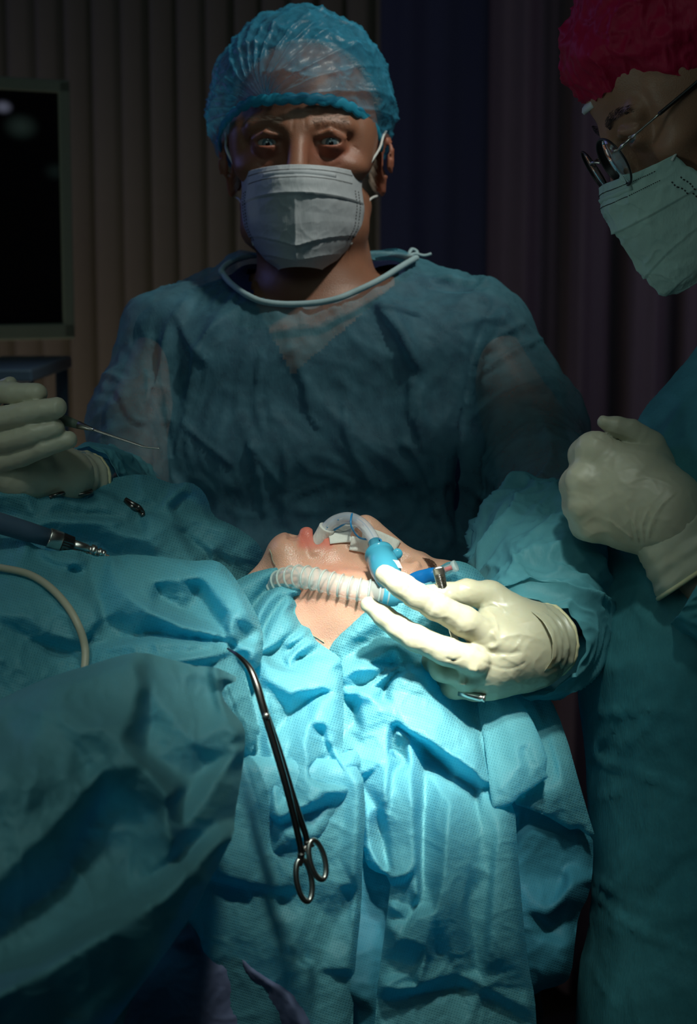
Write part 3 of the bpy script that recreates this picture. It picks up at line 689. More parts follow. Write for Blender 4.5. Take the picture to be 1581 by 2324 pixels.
def mask_mesh(H, parent, m, rows, loops, seedn=1, crump=.0010, wire=True, pleats=((.30, .0035), (.58, .003), (.78, .003)), bow=0.):
    nu, nv = 121, 110; U = np.linspace(-1, 1, nu); T = np.linspace(0, 1, nv)
    R_ = np.array(rows, float); tt = np.linspace(0, 1, len(rows))
    z = np.interp(T, tt, R_[:, 0]); hw = np.array([np.interp(t, tt, R_[:, 1]) for t in T]); yc = np.interp(T, tt, R_[:, 2]); ys = np.interp(T, tt, R_[:, 3])
    k_ = np.ones(9) / 9
    sm = lambda a: np.convolve(np.pad(a, 4, mode='edge'), k_, 'valid')
    hw, yc, ys = sm(hw), sm(yc), sm(ys)
    UU, TT = np.meshgrid(U, T, indexing='ij')
    x = UU * hw[None]; a_ = np.abs(UU)
    y = ys[None] + (yc - ys)[None] * (1 - a_ ** 2.1) ** .85
    zz = z[None] - (1 - a_) * 0 + .004 * np.exp(-(a_ / .25) ** 2) * (TT < .15) * 0 + 0 * UU
    zz = zz + bow * (1 - a_ ** 1.6) * (1 - TT) ** 1.5
    zz = zz - .010 * np.sin(np.pi * np.clip(TT, 0, 1)) * (1 - a_) * (TT > .45)
    y = y + .0035 * np.exp(-(a_ / .07)) * np.clip((TT - .25) * 4, 0, 1) * np.clip((1 - TT) * 5, 0, 1)
    for t0, am in pleats:
        tl = TT - t0 - (.10 * (1 - a_) * (t0 > .4)); y = y + am * np.where(tl < 0, np.exp(tl / .05), -.35 * np.exp(-tl / .03))
    pts = np.stack([x, y, zz], -1).reshape(-1, 3)
    nr = ridged(pts * 28 + seedn * 9, 3) - .5
    pts[:, 1] += crump * nr + crump * .8 * fbm(pts * 14 + seedn, 2)
    V = H.o + (pts * H.k) @ H.M.T; I = np.arange(nu * nv).reshape(nu, nv)
    Q = np.stack([I[:-1, :-1], I[1:, :-1], I[1:, 1:], I[:-1, 1:]], -1).reshape(-1, 4)
    mk = mesh_obj('face_mask', V, Q, m, parent); so = mk.modifiers.new('t', 'SOLIDIFY'); so.thickness = .0006; so.offset = -1
    def pt(u, t, lift=.0006):
        i = (u + 1) / 2 * (nu - 1); j = t * (nv - 1); i0, j0 = int(min(i, nu - 2)), int(min(j, nv - 2)); fi, fj = i - i0, j - j0
        g = pts.reshape(nu, nv, 3); p = g[i0, j0] * (1 - fi) * (1 - fj) + g[i0 + 1, j0] * fi * (1 - fj) + g[i0, j0 + 1] * (1 - fi) * fj + g[i0 + 1, j0 + 1] * fi * fj
        return H.w(p[0], p[1] + lift, p[2])
    parts = []
    for t in (.055, .145):
        uu = np.linspace(-.86, .86, 190)
        for i in range(0, 188, 2): parts.append(tube_data([pt(uu[i], t), pt(uu[i + 1] - .001, t)], .00042, 4))
    for s in (-1, 1):
        for u0 in (.90, .945):
            tt_ = np.linspace(.2, .62, 34)
            for i in range(0, 33, 2): parts.append(tube_data([pt(s * u0, tt_[i]), pt(s * u0, tt_[i + 1])], .0006, 4))
    v, f = join(parts); mesh_obj('stitching', v, f, M['thread'], mk)
    if wire:
        v, f = tube_data([pt(u, .10, .0004) for u in np.linspace(-.62, .55, 40)], .0022, 8, flat=.35, up=H.M[:, 1]); mesh_obj('nose_wire', v, f, m, mk)
    for lp in loops:
        u, t, mids = lp; pth = crom([pt(u, t, .001)] + [H.w(*q) for q in mids], 8); tube('ear_loop', pth, .0013, M['loop'], mk, 7)
    return mk
def finish_sdf(F, name, m, parent, iso=0., it=1, post=None):
    V, Q = surfnet(F, iso); V = relax(V, Q, it)
    if post: V, Q = post(V, Q)
    return mesh_obj(name, V, Q, m, parent), V, Q
def bounds(pts, mg):
    A = np.array(pts); return A.min(0) - mg, A.max(0) + mg
def Q3(l): return [(P(a, b, c), r / 1000.) for a, b, c, r in l]
MASKROWS = [(-.0150, .061, .1120, .050), (-.030, .0605, .1240, .046), (-.048, .0630, .1230, .036), (-.068, .0600, .1180, .032), (-.085, .0500, .1140, .036), (-.101, .0360, .1070, .050), (-.1120, .0210, .0940, .066)]

# ================= the surgeon facing the camera
HS = Head((-.06, -.035, 1), (0.0, 1, .03), (0, .084, .0125), 677, 320, 1.735)
sg = empty('person', (HS.o[0], HS.o[1] + .05, 0), 'person in blue gown, sheer blue cap and white mask facing forward behind the patient', 'person')
TORSO = [((552, 706, 1.83), (385, 764, 1.80), 48, 46), ((905, 696, 1.83), (1085, 757, 1.80), 49, 50),
         ((530, 850, 1.80), (940, 850, 1.80), 84, 84), ((510, 1050, 1.79), (960, 1050, 1.79), 88, 88), ((505, 1300, 1.79), (960, 1300, 1.79), 94, 94), ((500, 1700, 1.80), (980, 1700, 1.80), 98, 98),
         ((650, 760, 1.80), (820, 760, 1.80), 62, 62), ((572, 642, 1.865), (882, 634, 1.865), 28, 28)]
ARML = [((385, 785, 1.80), 50), ((322, 960, 1.77), 52), ((300, 1140, 1.72), 46), ((250, 1150, 1.62), 34), ((195, 1095, 1.53), 27)]
ARMR = [((1085, 780, 1.80), 52), ((1185, 960, 1.76), 55), ((1235, 1120, 1.68), 54), ((1240, 1230, 1.60), 50), ((1235, 1340, 1.50), 46)]
def torso_cones(F, lst, sub, k=.03):
    for a, b, r1, r2 in lst: F.cone(P(*a), P(*b), (r1 - sub) / 1000, (r2 - sub) / 1000, k)
def arm_chain(F, lst, sub, k=.012):
    F.chain([(P(*a), (r - sub) / 1000) for a, r in lst], k)
# body: head, neck, chest, arms and legs in one surface
nb_ = HS.w(0, -.02, -.14)
lo = P(120, -20, 1.95); 
xs = axis(-.42, .36, (HS.o[0] - .09, HS.o[0] + .095), .0016, .007); ys = axis(1.28, 2.02, (HS.o[1] - .125, HS.o[1] - .055), .0013, .006); zs = axis(.02, 1.80, (HS.o[2] - .05, HS.o[2] + .045), .0013, .006)
FB = Field(xs, ys, zs)
torso_cones(FB, TORSO, 18); arm_chain(FB, ARML, 14); arm_chain(FB, ARMR, 16)
FB.cone(P(720, 660, 1.83), HS.w(0, -.018, -.03), .062, .054, .02)
for s in (-1, 1): FB.cone(HS.w(s * .048, -.01, -.045), P(712 + s * 42, 685, 1.795), .013, .010, .012)       # neck tendons
FB.cone(P(600, 1700, 1.80), np.array([-.12, 1.80, .10]), .080, .045, .03); FB.cone(P(870, 1700, 1.80), np.array([.10, 1.80, .10]), .080, .045, .03)
head_sdf(FB, HS, 'open', 'shut', lidh=.0040)
def face_post(V, Q):
    N = vnormals(V, Q)
    return strokes(V, N, [([(573, 345), (588, 358), (608, 362), (640, 350)], 4, -1.3), ([(722, 350), (748, 362), (768, 356), (785, 342)], 4, -1.3), ([(585, 372), (610, 382), (640, 372)], 5, -.9), ([(725, 372), (750, 382), (775, 370)], 5, -.9),
        ([(562, 326), (578, 303), (606, 293), (634, 303)], 3.5, -1.2), ([(720, 302), (746, 290), (774, 299), (792, 322)], 3.5, -1.2), ([(666, 262), (662, 298)], 3, -.9), ([(690, 262), (692, 296)], 3, -.9), ([(560, 330), (548, 342)], 3, -.6), ([(800, 330), (815, 342)], 3, -.6)], 1.8), Q
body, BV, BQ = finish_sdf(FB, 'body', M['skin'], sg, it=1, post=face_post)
l = HS.loc(BV); wr = (l[:, 1] > .02) & (l[:, 2] > -.03) & (l[:, 2] < .08)
at = body.data.attributes.new('lip', 'FLOAT', 'POINT')
red = np.exp(-(((np.abs(l[:, 0]) - .0315) / .022) ** 2 + ((l[:, 2] - .002) / .014) ** 2)) * (l[:, 1] > .05) * .5 + ((np.abs(l[:, 0]) > .073) & (np.abs(l[:, 2]) < .04) & (l[:, 1] < .02)) * .35
at.data.foreach_set('value', red.astype(np.float32))
eyes_for(HS, sg, CAMP + np.array([0, 0, .03]))
v1, f1 = box_data((-.12, 1.74, .045), (.10, .27, .09)); v2, f2 = box_data((.10, 1.74, .045), (.10, .27, .09))
for v, f in ((v1, f1), (v2, f2)):
    o = mesh_obj('shoe', v, f, M['black'], sg, smooth=False); b = o.modifiers.new('b', 'BEVEL'); b.width = .03; b.segments = 4
# eyebrows and temple hair
for s in (-1, 1):
    rt = []
    for _ in range(90):
        t = random.random(); x = .014 + .034 * t; z = .030 + .005 * math.sin(t * 2.6) + random.uniform(-.003, .003); y = .0905 - .012 * t * t
        rt.append((HS.w(s * x, y, z), HS.M @ np.array([s * .9, .25, .3]), random.uniform(.004, .007), HS.M @ np.array([0, -.1, -.25])))
    hairs('eyebrow', rt, M['greyhair'], sg, .00012)
for s in (-1, 1):
    rt = []
    for _ in range(260):
        x = .0665 + random.uniform(-.001, .002); y = random.uniform(.004, .022); z = random.uniform(-.018, .045)
        rt.append((HS.w(s * x, y, z), HS.M @ np.array([s * .25, .1 + random.uniform(-.3, .3), -1]), random.uniform(.006, .014), HS.M @ np.array([s * .25, -.3, 0])))
    hairs('sideburn', rt, M['greyhair'], sg, .00014)
rt = []
for _ in range(2600):      # cropped hair under the cap
    a_ = random.uniform(-math.pi, math.pi); e = random.uniform(.15, 1.45); d = np.array([math.sin(a_) * math.cos(e), math.cos(a_) * math.cos(e), math.sin(e)])
    if d[1] > .55 and d[2] < .7: continue
    p = np.array([0, -.012, .050]) + d * np.array([.073, .093, .079])
    rt.append((HS.w(*p), HS.M @ (d * .4 + np.array([.3 * random.uniform(-1, 1), -.7, .2])), random.uniform(.01, .02), HS.M @ np.array([0, -.2, -.3])))
hairs('cropped_hair', rt, M['greyhair'], sg, .00016)
cutS = lambda x, y, z: .0225 + .027 * max(-1, min(1, y / .085)) - .08 * max(0, abs(x) - .05)
cap_mesh(HS, (.005, -.006, .052), (.0985, .113, .112), (.030, .092, -.004), cutS, sg, M['cap'], M['cap_edge'], 30, .006, seedn=3, loose=.0035)
mask_mesh(HS, sg, M['mask'], MASKROWS, [(-.97, .05, [(-.0765, .036, .010), (-.0805, .018, .027), (-.083, .000, .036)]), (.97, .05, [(.0765, .036, .010), (.0805, .018, .027), (.083, .000, .036)]),
          (-.98, .66, [(-.064, .015, -.040), (-.074, -.012, -.028)]), (.98, .66, [(.064, .015, -.040), (.074, -.012, -.028)])])
# gown and shirt from the same chest, one outside the other
gx = axis(-.44, .38, (-1, -1), .0034, .0034); gy = axis(1.36, 2.02, (-1, -1), .0036, .0036); gz = axis(.30, 1.56, (1.08, 1.56), .0034, .012)
FG = Field(gx, gy, gz); torso_cones(FG, TORSO, 0); 
FG.cone(P(560, 1700, 1.80), np.array([-.10, 1.80, .40]), .11, .13, .05); FG.cone(P(900, 1700, 1.80), np.array([.12, 1.80, .40]), .11, .13, .05)
FS = Field(gx, gy, gz); FS.v = FG.v.copy()
arm_chain(FG, ARML, 0, .02); arm_chain(FG, ARMR, 0, .02)
NECK = [(503, 612), (514, 634), (545, 660), (590, 684), (660, 691), (745, 684), (800, 664), (860, 636), (908, 606), (942, 586)]
def gown_post(V, Q):
    x, y, d = proj(V)
    zone = inpoly(x, y, NECK + [(960, 420), (480, 420)])
    back = (d > 1.83) & (y > 572)
    V, Q = drop(V, Q, (zone & ~back) | (V[:, 2] < .34)); N = vnormals(V, Q)
    p = V * np.array([9, 9, 6.5]); w_ = p + .5 * np.stack([perlin(p * .8), perlin(p * .8 + 7), perlin(p * .8 + 3)], 1)
    V = V + N * (.0058 * (ridged(w_, 3) - .55) + .0014 * (ridged(w_ * 3.1 + 4, 2) - .4) + .004 * fbm(p * .6, 2))[:, None] * np.clip((V[:, 2] - .3) * 3, 0, 1)[:, None]
    N = vnormals(V, Q)
    st = [([(845, 690), (900, 745), (930, 800), (950, 850)], 16, 8), ([(935, 850), (930, 930), (955, 1000)], 10, 5), ([(960, 650), (1040, 655), (1110, 650)], 9, -5), ([(850, 690), (900, 705), (960, 715)], 7, 5),
          ([(975, 640), (1060, 628), (1120, 648)], 12, 5),
          ([(1125, 680), (1085, 770), (1062, 880), (1048, 1000), (1040, 1130), (1042, 1260)], 17, -7), ([(1150, 690), (1110, 800), (1095, 900)], 20, 6),
          ([(1080, 870), (1150, 810), (1230, 770)], 9, 6), ([(1075, 830), (1130, 770), (1190, 735)], 8, 5), ([(1065, 960), (1150, 900), (1270, 860)], 9, 5), ([(1170, 720), (1220, 780), (1270, 850)], 9, 5), ([(1210, 880), (1290, 900)], 9, 4),
          ([(350, 720), (345, 850), (370, 950), (395, 1050), (400, 1100)], 16, -7), ([(330, 900), (355, 1000), (350, 1080)], 12, -6), ([(260, 870), (300, 950), (340, 960)], 9, 4),
          ([(410, 960), (480, 1020), (530, 1060)], 6, 5), ([(600, 780), (580, 900), (600, 1000)], 9, 4), ([(690, 850), (700, 930), (730, 980)], 8, 4), ([(560, 990), (590, 1100), (600, 1180)], 9, 6), ([(560, 1000), (640, 1110)], 6, 4),
          ([(955, 870), (950, 960), (965, 1040)], 7, 5), ([(900, 1000), (960, 1060), (1000, 1200)], 12, 6), ([(1010, 1030), (1000, 1130), (1020, 1250)], 12, 5),
          ([(390, 700), (430, 780), (470, 830)], 14, 5), ([(700, 730), (760, 700), (810, 690)], 8, 4), ([(640, 1000), (650, 1100), (640, 1200)], 10, 4), ([(780, 900), (790, 1000), (850, 1120)], 12, 4),
          ([(1230, 960), (1250, 1040), (1200, 1120)], 10, 6), ([(1080, 1120), (1150, 1150), (1250, 1145)], 11, 6), ([(1090, 1180), (1180, 1170), (1290, 1190)], 11, -6)]
    V = strokes(V, N, st, 1.86); return V, Q
gown, GV, GQ = finish_sdf(FG, 'gown', M['gown'], sg, it=2, post=gown_post)
def shirt_post(V, Q):
    x, y, d = proj(V); N = vnormals(V, Q)
    V2, Q2 = drop(V, Q, (inpoly(x, y, [(548, 560), (572, 640), (586, 690), (664, 843), (840, 690), (898, 640), (905, 560), (850, 400), (600, 400)]) & ~((d > 1.84) & (y > 578))) | (V[:, 2] < .5)); return V2, Q2
finish_sdf(FS, 'shirt', M['navy'], sg, iso=-.0085, it=1, post=shirt_post)
def nearest_depth(V, x, y, front=True):
    X, Y, D = proj(V); r = np.hypot(X - x, Y - y); k = np.where(r < 14)[0]
    return D[k].min() if len(k) else D[np.argmin(r)]
nk = [P(a, b, nearest_depth(GV, a, b + 6) - .001) for a, b in [tuple(q) for q in crom([np.array(q, float) for q in NECK], 5)]]
nk = np.array(nk); 
for _ in range(3): nk[1:-1] = (nk[:-2] + nk[1:-1] * 2 + nk[2:]) / 4
backn = [P(925, 584, 1.84), P(880, 577, 1.87), P(720, 578, 1.875), P(585, 579, 1.87), P(530, 592, 1.845)]
full = crom(list(nk[::3]) + [nk[-1]] + backn, 4, closed=True)
nd = tube('neck_binding', full, .0032, M['binding'], gown, 8, closed=True, flat=1.0)
tb = crom([P(918, 584, 1.855), P(940, 576, 1.86), P(962, 580, 1.86), P(978, 576, 1.86)], 6); tube('tie', tb, .0045, M['binding'], gown, 6, flat=.35); tube('tie', crom([P(925, 582, 1.86), P(934, 566, 1.87), P(946, 572, 1.87), P(940, 584, 1.86)], 5), .002, M['binding'], gown, 6)
# ---- hands in gloves
def glove(name, m, parent, palm, fingers, kp=.010, kf=.0025, h=.0013, extra=None, wr=.0004, strk=(), lab=None, sub=()):
    allp = [P(*q[:3]) for c in palm for q in c] + [P(*q[:3]) for c in fingers for q in c]
    lo, hi = bounds(allp, .035); F = Field(*[np.arange(l, u, h) for l, u in zip(lo, hi)])
    for c in palm: F.chain(Q3(c), kp)
    for c in fingers: F.chain(Q3(c), kf)
    for a, b, r in sub: F.cone(P(*a), P(*b), r / 1000, r / 1000, .003, 'sub')
    if extra: extra(F)
    def post(V, Q):
        N = vnormals(V, Q); p = V * 55
        V = V + N * (wr * (ridged(p, 3) - .5) + wr * .8 * fbm(p * .4, 2))[:, None]
        N = vnormals(V, Q); return strokes(V, N, strk), Q
    o, V, Q = finish_sdf(F, name, m, parent, it=1, post=post)
    if lab: o['label'] = lab
    return o, V, Q
# the near glove at the breathing tube
fing = [[(1100, 1440, 1.360, 11.5), (1052, 1410, 1.348, 11.2), (989, 1376, 1.338, 10.3), (945, 1352, 1.334, 9.6), (912, 1330, 1.333, 9.2), (873, 1304, 1.337, 7.8)],
        [(1080, 1500, 1.350, 11.0), (1010, 1478, 1.345, 10.4), (940, 1446, 1.343, 9.8), (905, 1425, 1.346, 8.9), (872, 1400, 1.350, 8.3), (836, 1372, 1.358, 6.4)],
        [(1062, 1530, 1.365, 12), (1005, 1515, 1.368, 10.5), (985, 1500, 1.385, 9), (1010, 1480, 1.40, 8.5)],
        [(1070, 1552, 1.385, 12), (1030, 1556, 1.382, 10), (1010, 1535, 1.400, 8), (1030, 1515, 1.412, 7.5)],
        [(1175, 1400, 1.385, 14), (1112, 1352, 1.385, 11.5), (1060, 1345, 1.378, 10.0), (1010, 1350, 1.372, 9.0), (972, 1348, 1.368, 7.5)]]
palmn = [[(1215, 1460, 1.385, 28), (1150, 1470, 1.372, 22), (1098, 1448, 1.362, 13.0)], [(1205, 1480, 1.385, 26), (1120, 1510, 1.372, 18), (1075, 1512, 1.362, 12.5)],
         [(1200, 1490, 1.390, 25), (1110, 1530, 1.382, 17), (1055, 1540, 1.375, 12)], [(1190, 1425, 1.388, 22), (1130, 1375, 1.387, 14)],
         [(1225, 1456, 1.392, 27), (1195, 1460, 1.385, 28)], [(1160, 1420, 1.385, 18), (1110, 1420, 1.375, 13)], [(1165, 1510, 1.392, 22), (1080, 1552, 1.388, 13)]]
sk = [([(1020, 1335), (1010, 1360)], 4, -.8), ([(920, 1322), (908, 1345)], 3, -1.2), ([(928, 1328), (918, 1352)], 3, -.9), ([(985, 1365), (972, 1395)], 3.5, -.9),
      ([(1110, 1430), (1128, 1460), (1105, 1470)], 9, 2.5), ([(1095, 1385), (1120, 1400), (1130, 1440)], 3, .8), ([(1060, 1515), (1085, 1520)], 9, 2.6), ([(1040, 1548), (1060, 1552)], 8, 2.2), ([(1050, 1490), (1030, 1500), (1010, 1492)], 4, -1.2),
      ([(1130, 1500), (1170, 1470), (1190, 1440)], 3, .7), ([(1120, 1480), (1180, 1510)], 3, .6), ([(1150, 1390), (1120, 1370), (1090, 1378)], 4, 1.0), ([(1090, 1500), (1150, 1520), (1200, 1500)], 3, -.7),
      ([(1130, 1450), (1180, 1440), (1220, 1450)], 10, 1.0), ([(1080, 1470), (1130, 1485), (1190, 1480)], 8, -1.6)]
gl, _, _ = glove('glove', M['glove'], sg, palmn, fing, kf=.004, strk=sk, lab='cream latex glove on the hand holding the breathing tube')
# cuff of that glove: wrinkled sleeve of latex with a rolled bead
def cuff(parent, a, b, ra, rb, m, n=28, beadr=.0019, wrinkle=.0012, sq=.86, upv=None):
    a = np.asarray(a); b = np.asarray(b); ax = b - a; L = np.linalg.norm(ax); pth = [a + ax * t for t in np.linspace(0, 1, n)]
    rad = [ra + (rb - ra) * t ** 1.2 + wrinkle * math.sin(t * 23) * t for t in np.linspace(0, 1, n)]
    v, f = tube_data(pth, rad, 72, caps=False, flat=sq, up=upv); v = v + 0
    nrm = v - np.repeat(np.array(pth), 72, 0); nrm /= np.linalg.norm(nrm, axis=1)[:, None]
    v = v + nrm * (.0010 * (ridged(v * np.array([70, 70, 70]), 2) - .4))[:, None]
    o = mesh_obj('glove_cuff', v, f, m, parent); so = o.modifiers.new('t', 'SOLIDIFY'); so.thickness = .0005
    ring = v[-72:]; v, f = tube_data(ring, beadr, 10, closed=True); mesh_obj('rolled_bead', v, f, M['bead'], o)
    return o
cuff(sg, P(1188, 1462, 1.376), P(1240, 1453, 1.392), .0315, .0335, M['glove'], upv=UV_)
# loose crumpled sleeve end around it
def sleeve(name, path, rads, m, parent, amp=.006, sc=28, flat=1.0, seg=180, n=110, upv=None, seed=0, end_in=.0):
    pth = crom([np.asarray(p) for p in path], max(2, n // (len(path) - 1))); rr = np.interp(np.linspace(0, 1, len(pth)), np.linspace(0, 1, len(rads)), rads)
    v, f = tube_data(pth, rr, seg, caps=False, flat=flat, up=upv); c = np.repeat(pth, seg, 0); nrm = v - c; nrm /= np.linalg.norm(nrm, axis=1)[:, None]
    p = v * sc + seed; w_ = p + .7 * np.stack([perlin(p * .7), perlin(p * .7 + 5), perlin(p * .7 + 11)], 1)
    t = np.repeat(np.linspace(0, 1, len(pth)), seg)
    v = v + nrm * (amp * (ridged(w_, 3) - .6) + amp * .14 * (ridged(w_ * 2.2 + 3, 2) - .5) + amp * .9 * fbm(p * .5, 2))[:, None] + nrm * (end_in * np.exp(-(1 - t) / .06))[:, None] * -1
    o = mesh_obj(name, v, f, m, parent); so = o.modifiers.new('t', 'SOLIDIFY'); so.thickness = .0005; return o
sleeve('sleeve', [P(1205, 1205, 1.60), P(1215, 1262, 1.54), P(1222, 1345, 1.475), P(1228, 1440, 1.425), P(1222, 1462, 1.402)], [.055, .056, .054, .050, .041], M['sleeve'], sg, amp=.009, sc=13, upv=RV, seed=2)
# the far glove with the probe
fl = [[(-75, 905, 1.465, 10), (-40, 885, 1.455, 9.2), (30, 893, 1.440, 9.0), (84, 893, 1.436, 8.4)],
      [(-70, 965, 1.455, 10), (0, 950, 1.438, 9.6), (60, 938, 1.428, 9.4), (128, 925, 1.424, 8.7)],
      [(-60, 1015, 1.455, 10), (20, 1000, 1.440, 9.2), (75, 985, 1.430, 9.0), (124, 972, 1.430, 8.2)],
      [(-40, 1060, 1.460, 9.5), (50, 1035, 1.445, 8.6), (100, 1015, 1.434, 8.4), (156, 998, 1.434, 7.2)],
      [(-60, 960, 1.52, 12), (-20, 900, 1.50, 10), (22, 872, 1.485, 7.0)]]
pl_ = [[(150, 1080, 1.50, 24), (60, 1050, 1.49, 24), (-30, 1010, 1.48, 22)], [(60, 1050, 1.49, 24), (-50, 950, 1.49, 20)], [(130, 1090, 1.495, 22), (40, 1085, 1.475, 17), (-30, 1060, 1.465, 15)]]
gl2, _, _ = glove('glove', M['glove_weak_light'], sg, pl_, fl, kp=.012, kf=.0016, lab='latex glove toned for weaker light on the raised hand holding the probe')
cuff(sg, P(125, 1080, 1.495), P(188, 1090, 1.53), .0245, .0285, M['glove_weak_light'], upv=UV_)
sleeve('sleeve', [P(290, 1150, 1.68), P(250, 1112, 1.62), P(212, 1096, 1.56), P(190, 1092, 1.53)], [.036, .036, .032, .028], M['sleeve'], sg, amp=.005, sc=16, upv=UV_, seed=5)

# ================= the person on the right
sy = math.sin(math.radians(17)); c32 = math.cos(math.radians(34)); s32 = math.sin(math.radians(34)); cy = math.cos(math.radians(17))
HR = Head((-.83, -.56, .047), (-.548, .8355, .09), (.0315, .086, .0125), 1424, 318, 1.45)
# person's right side is away from the camera for a head facing left, so the near eye is the left one
sgn = 1 if (HR.M[:, 0] @ TV) > 0 else -1
HR = Head((-.83, -.56, .047), (-.548, .8355, .09), (sgn * .0315, .086, .0125), 1424, 318, 1.45)
pr = empty('person', (.36, 1.50, 0), 'person in crimson cap, round spectacles and teal gown at the right with clenched gloved fist', 'person')
TR = [((1905, 790, 1.50), (1700, 1150, 1.50), 100, 112), ((1700, 1150, 1.50), (1672, 1500, 1.50), 115, 128), ((1672, 1500, 1.50), (1680, 2400, 1.52), 128, 126), ((1780, 1000, 1.40), (1760, 1250, 1.38), 45, 45)]
xs = axis(.14, .62, (HR.o[0] - .13, .31), .0016, .007); ys = axis(1.18, 1.72, (HR.o[1] - .10, HR.o[1] + .02), .0016, .006); zs = axis(.02, 1.85, (HR.o[2] - .13, HR.o[2] + .06), .0016, .007)
FR = Field(xs, ys, zs)
torso_cones(FR, TR, 16); FR.cone(P(1870, 600, 1.50), HR.w(0, -.03, -.03), .055, .05, .02); FR.cone(P(1870, 600, 1.50), P(1880, 850, 1.50), .06, .08, .03)
FR.chain([(P(1850, 800, 1.42), .05), (P(1790, 1150, 1.38), .042), (P(1700, 1390, 1.38), .032), (P(1590, 1290, 1.39), .024)], .01)
for s in (-1, 1): FR.cone(np.array([.36 + s * .05, 1.52, .8]), np.array([.36 + s * .09, 1.54, .10]), .06, .045, .03)
head_sdf(FR, HR, 'open', 'shut', lidh=.0036)
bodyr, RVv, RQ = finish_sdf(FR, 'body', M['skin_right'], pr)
at = bodyr.data.attributes.new('lip', 'FLOAT', 'POINT'); at.data.foreach_set('value', np.zeros(len(RVv), np.float32))
eyes_for(HR, pr, P(780, 1350, 1.4))
for s in (-1, 1):
    v, f = box_data((.36 + s * .10, 1.47, .045), (.10, .27, .09)); o = mesh_obj('shoe', v, f, M['black'], pr, smooth=False); b = o.modifiers.new('b', 'BEVEL'); b.width = .03; b.segments = 4
for s in (-1, 1):
    rt = []
    for _ in range(260):
        t = random.random(); x = .012 + .038 * t; z = .0295 + .006 * math.sin(t * 2.8) + random.uniform(-.0035, .0035); y = .0900 - .014 * t * t
        rt.append((HR.w(s * x, y, z), HR.M @ np.array([s * .9, .05, .35]), random.uniform(.005, .009), HR.M @ np.array([0, -.15, -.3])))
    hairs('eyebrow', rt, M['hair'], pr, .00016)
rt = []
for _ in range(5200):
    s = sgn; y = random.uniform(-.012, .034); z = random.uniform(-.075, .03) ; 
    if z > -.02 and y > .018: continue
    x = .064 - .25 * max(0, y - .01) - .12 * max(0, -z - .02)
    rt.append((HR.w(s * (x + .0015), y, z), HR.M @ np.array([s * .35, .35 * random.uniform(-1, 1), -.8]), random.uniform(.004, .009), HR.M @ np.array([s * .1, 0, -.1])))
hairs('beard', rt, M['hair'], pr, .00022)
cutR = lambda x, y, z: .030 + .024 * max(-1, min(1, y / .085)) - .25 * max(0, abs(x) - .05)
cap_mesh(HR, (0, -.014, .055), (.093, .109, .105), (.0, -.6, .8), cutR, pr, M['cap_red'], M['cap_red'], 16, .004, seedn=8, loose=.0045)
rt = crom([HR.w(sgn * q + .010, .0870 - .9 * q * q * 7, .0540) for q in (-.03, -.018, -.006, .006, .016)], 5); tube('cap_lining', rt, .0030, M['loop'], pr, 8, flat=1.5)
mask_mesh(HR, pr, M['mask_right'], [(a - .003 - (.004 if i > 4 else 0), b * (.92 if i < 4 else 1.02), c + (.003, .003, .004, .007, .010, .014, .016)[i], d + .016) for i, (a, b, c, d) in enumerate(MASKROWS)], [(sgn * .97, .04, [(sgn * .066, .035, .0), (sgn * .073, .006, .026), (sgn * .078, -.010, .032)]), (-sgn * .97, .04, [(-sgn * .066, .035, .0), (-sgn * .073, .006, .026)]), (sgn * .98, .66, [(sgn * .064, .01, -.04), (sgn * .074, -.012, -.028)])], seedn=6, crump=.0028, pleats=((.34, .003), (.55, .0018), (.80, .0015)), bow=.011)
# glasses
gl_ = mesh_obj('glasses', *tube_data(crom([HR.w(-.010, .1095, .0095), HR.w(-.005, .1130, .013), HR.w(.005, .1130, .013), HR.w(.010, .1095, .0095)], 6), .0011, 8), M['steel'], pr); gl_['label'] = 'thin round wire spectacles'
m_gl = plain('spectacle_glass', (.9, .95, .95), .02, trans=1, ior=1.10, coat=.4)
for s in (-1, 1):
    c = np.array([s * .0325, .1060, .0035]); ring = []
    for t in np.linspace(0, 2 * math.pi, 56, endpoint=False): ring.append(HR.w(c[0] + .0225 * math.cos(t), c[1] - .10 * abs(.0225 * math.cos(t)) * 0 - s * .12 * .0225 * math.cos(t), c[2] + .0220 * math.sin(t)))
    v, f = tube_data(ring, .0009, 8, closed=True); mesh_obj('rim', v, f, M['black'], gl_)
    cc = HR.w(*c); R_ = np.array(ring); V = np.vstack([R_, cc + (HR.M[:, 1]) * .0015]); Fc = [(i, (i + 1) % 56, 56) for i in range(56)]
    V2 = np.vstack([V, V - HR.M[:, 1] * .0012]); Fc2 = Fc + [tuple(57 + q for q in f_)[::-1] for f_ in Fc]; 
    for i in range(56): Fc2.append((i, 57 + i, 57 + (i + 1) % 56, (i + 1) % 56))
    mesh_obj('lens', V2, Fc2, m_gl, gl_)
    tube('hinge', [HR.w(s * .054, .1035, .010), HR.w(s * .060, .100, .0115), HR.w(s * .063, .090, .0125)], .0014, M['steel'], gl_, 8)
    tube('temple', crom([HR.w(s * .063, .092, .0125), HR.w(s * .0735, .065, .0160)], 4), .0010, M['steel'], gl_, 8)
    tube('temple', crom([HR.w(s * .0735, .066, .0160), HR.w(s * .0785, .030, .0200), HR.w(s * .0815, -.004, .0240), HR.w(s * .078, -.018, .005)], 6), .0017, M['black'], gl_, 8)
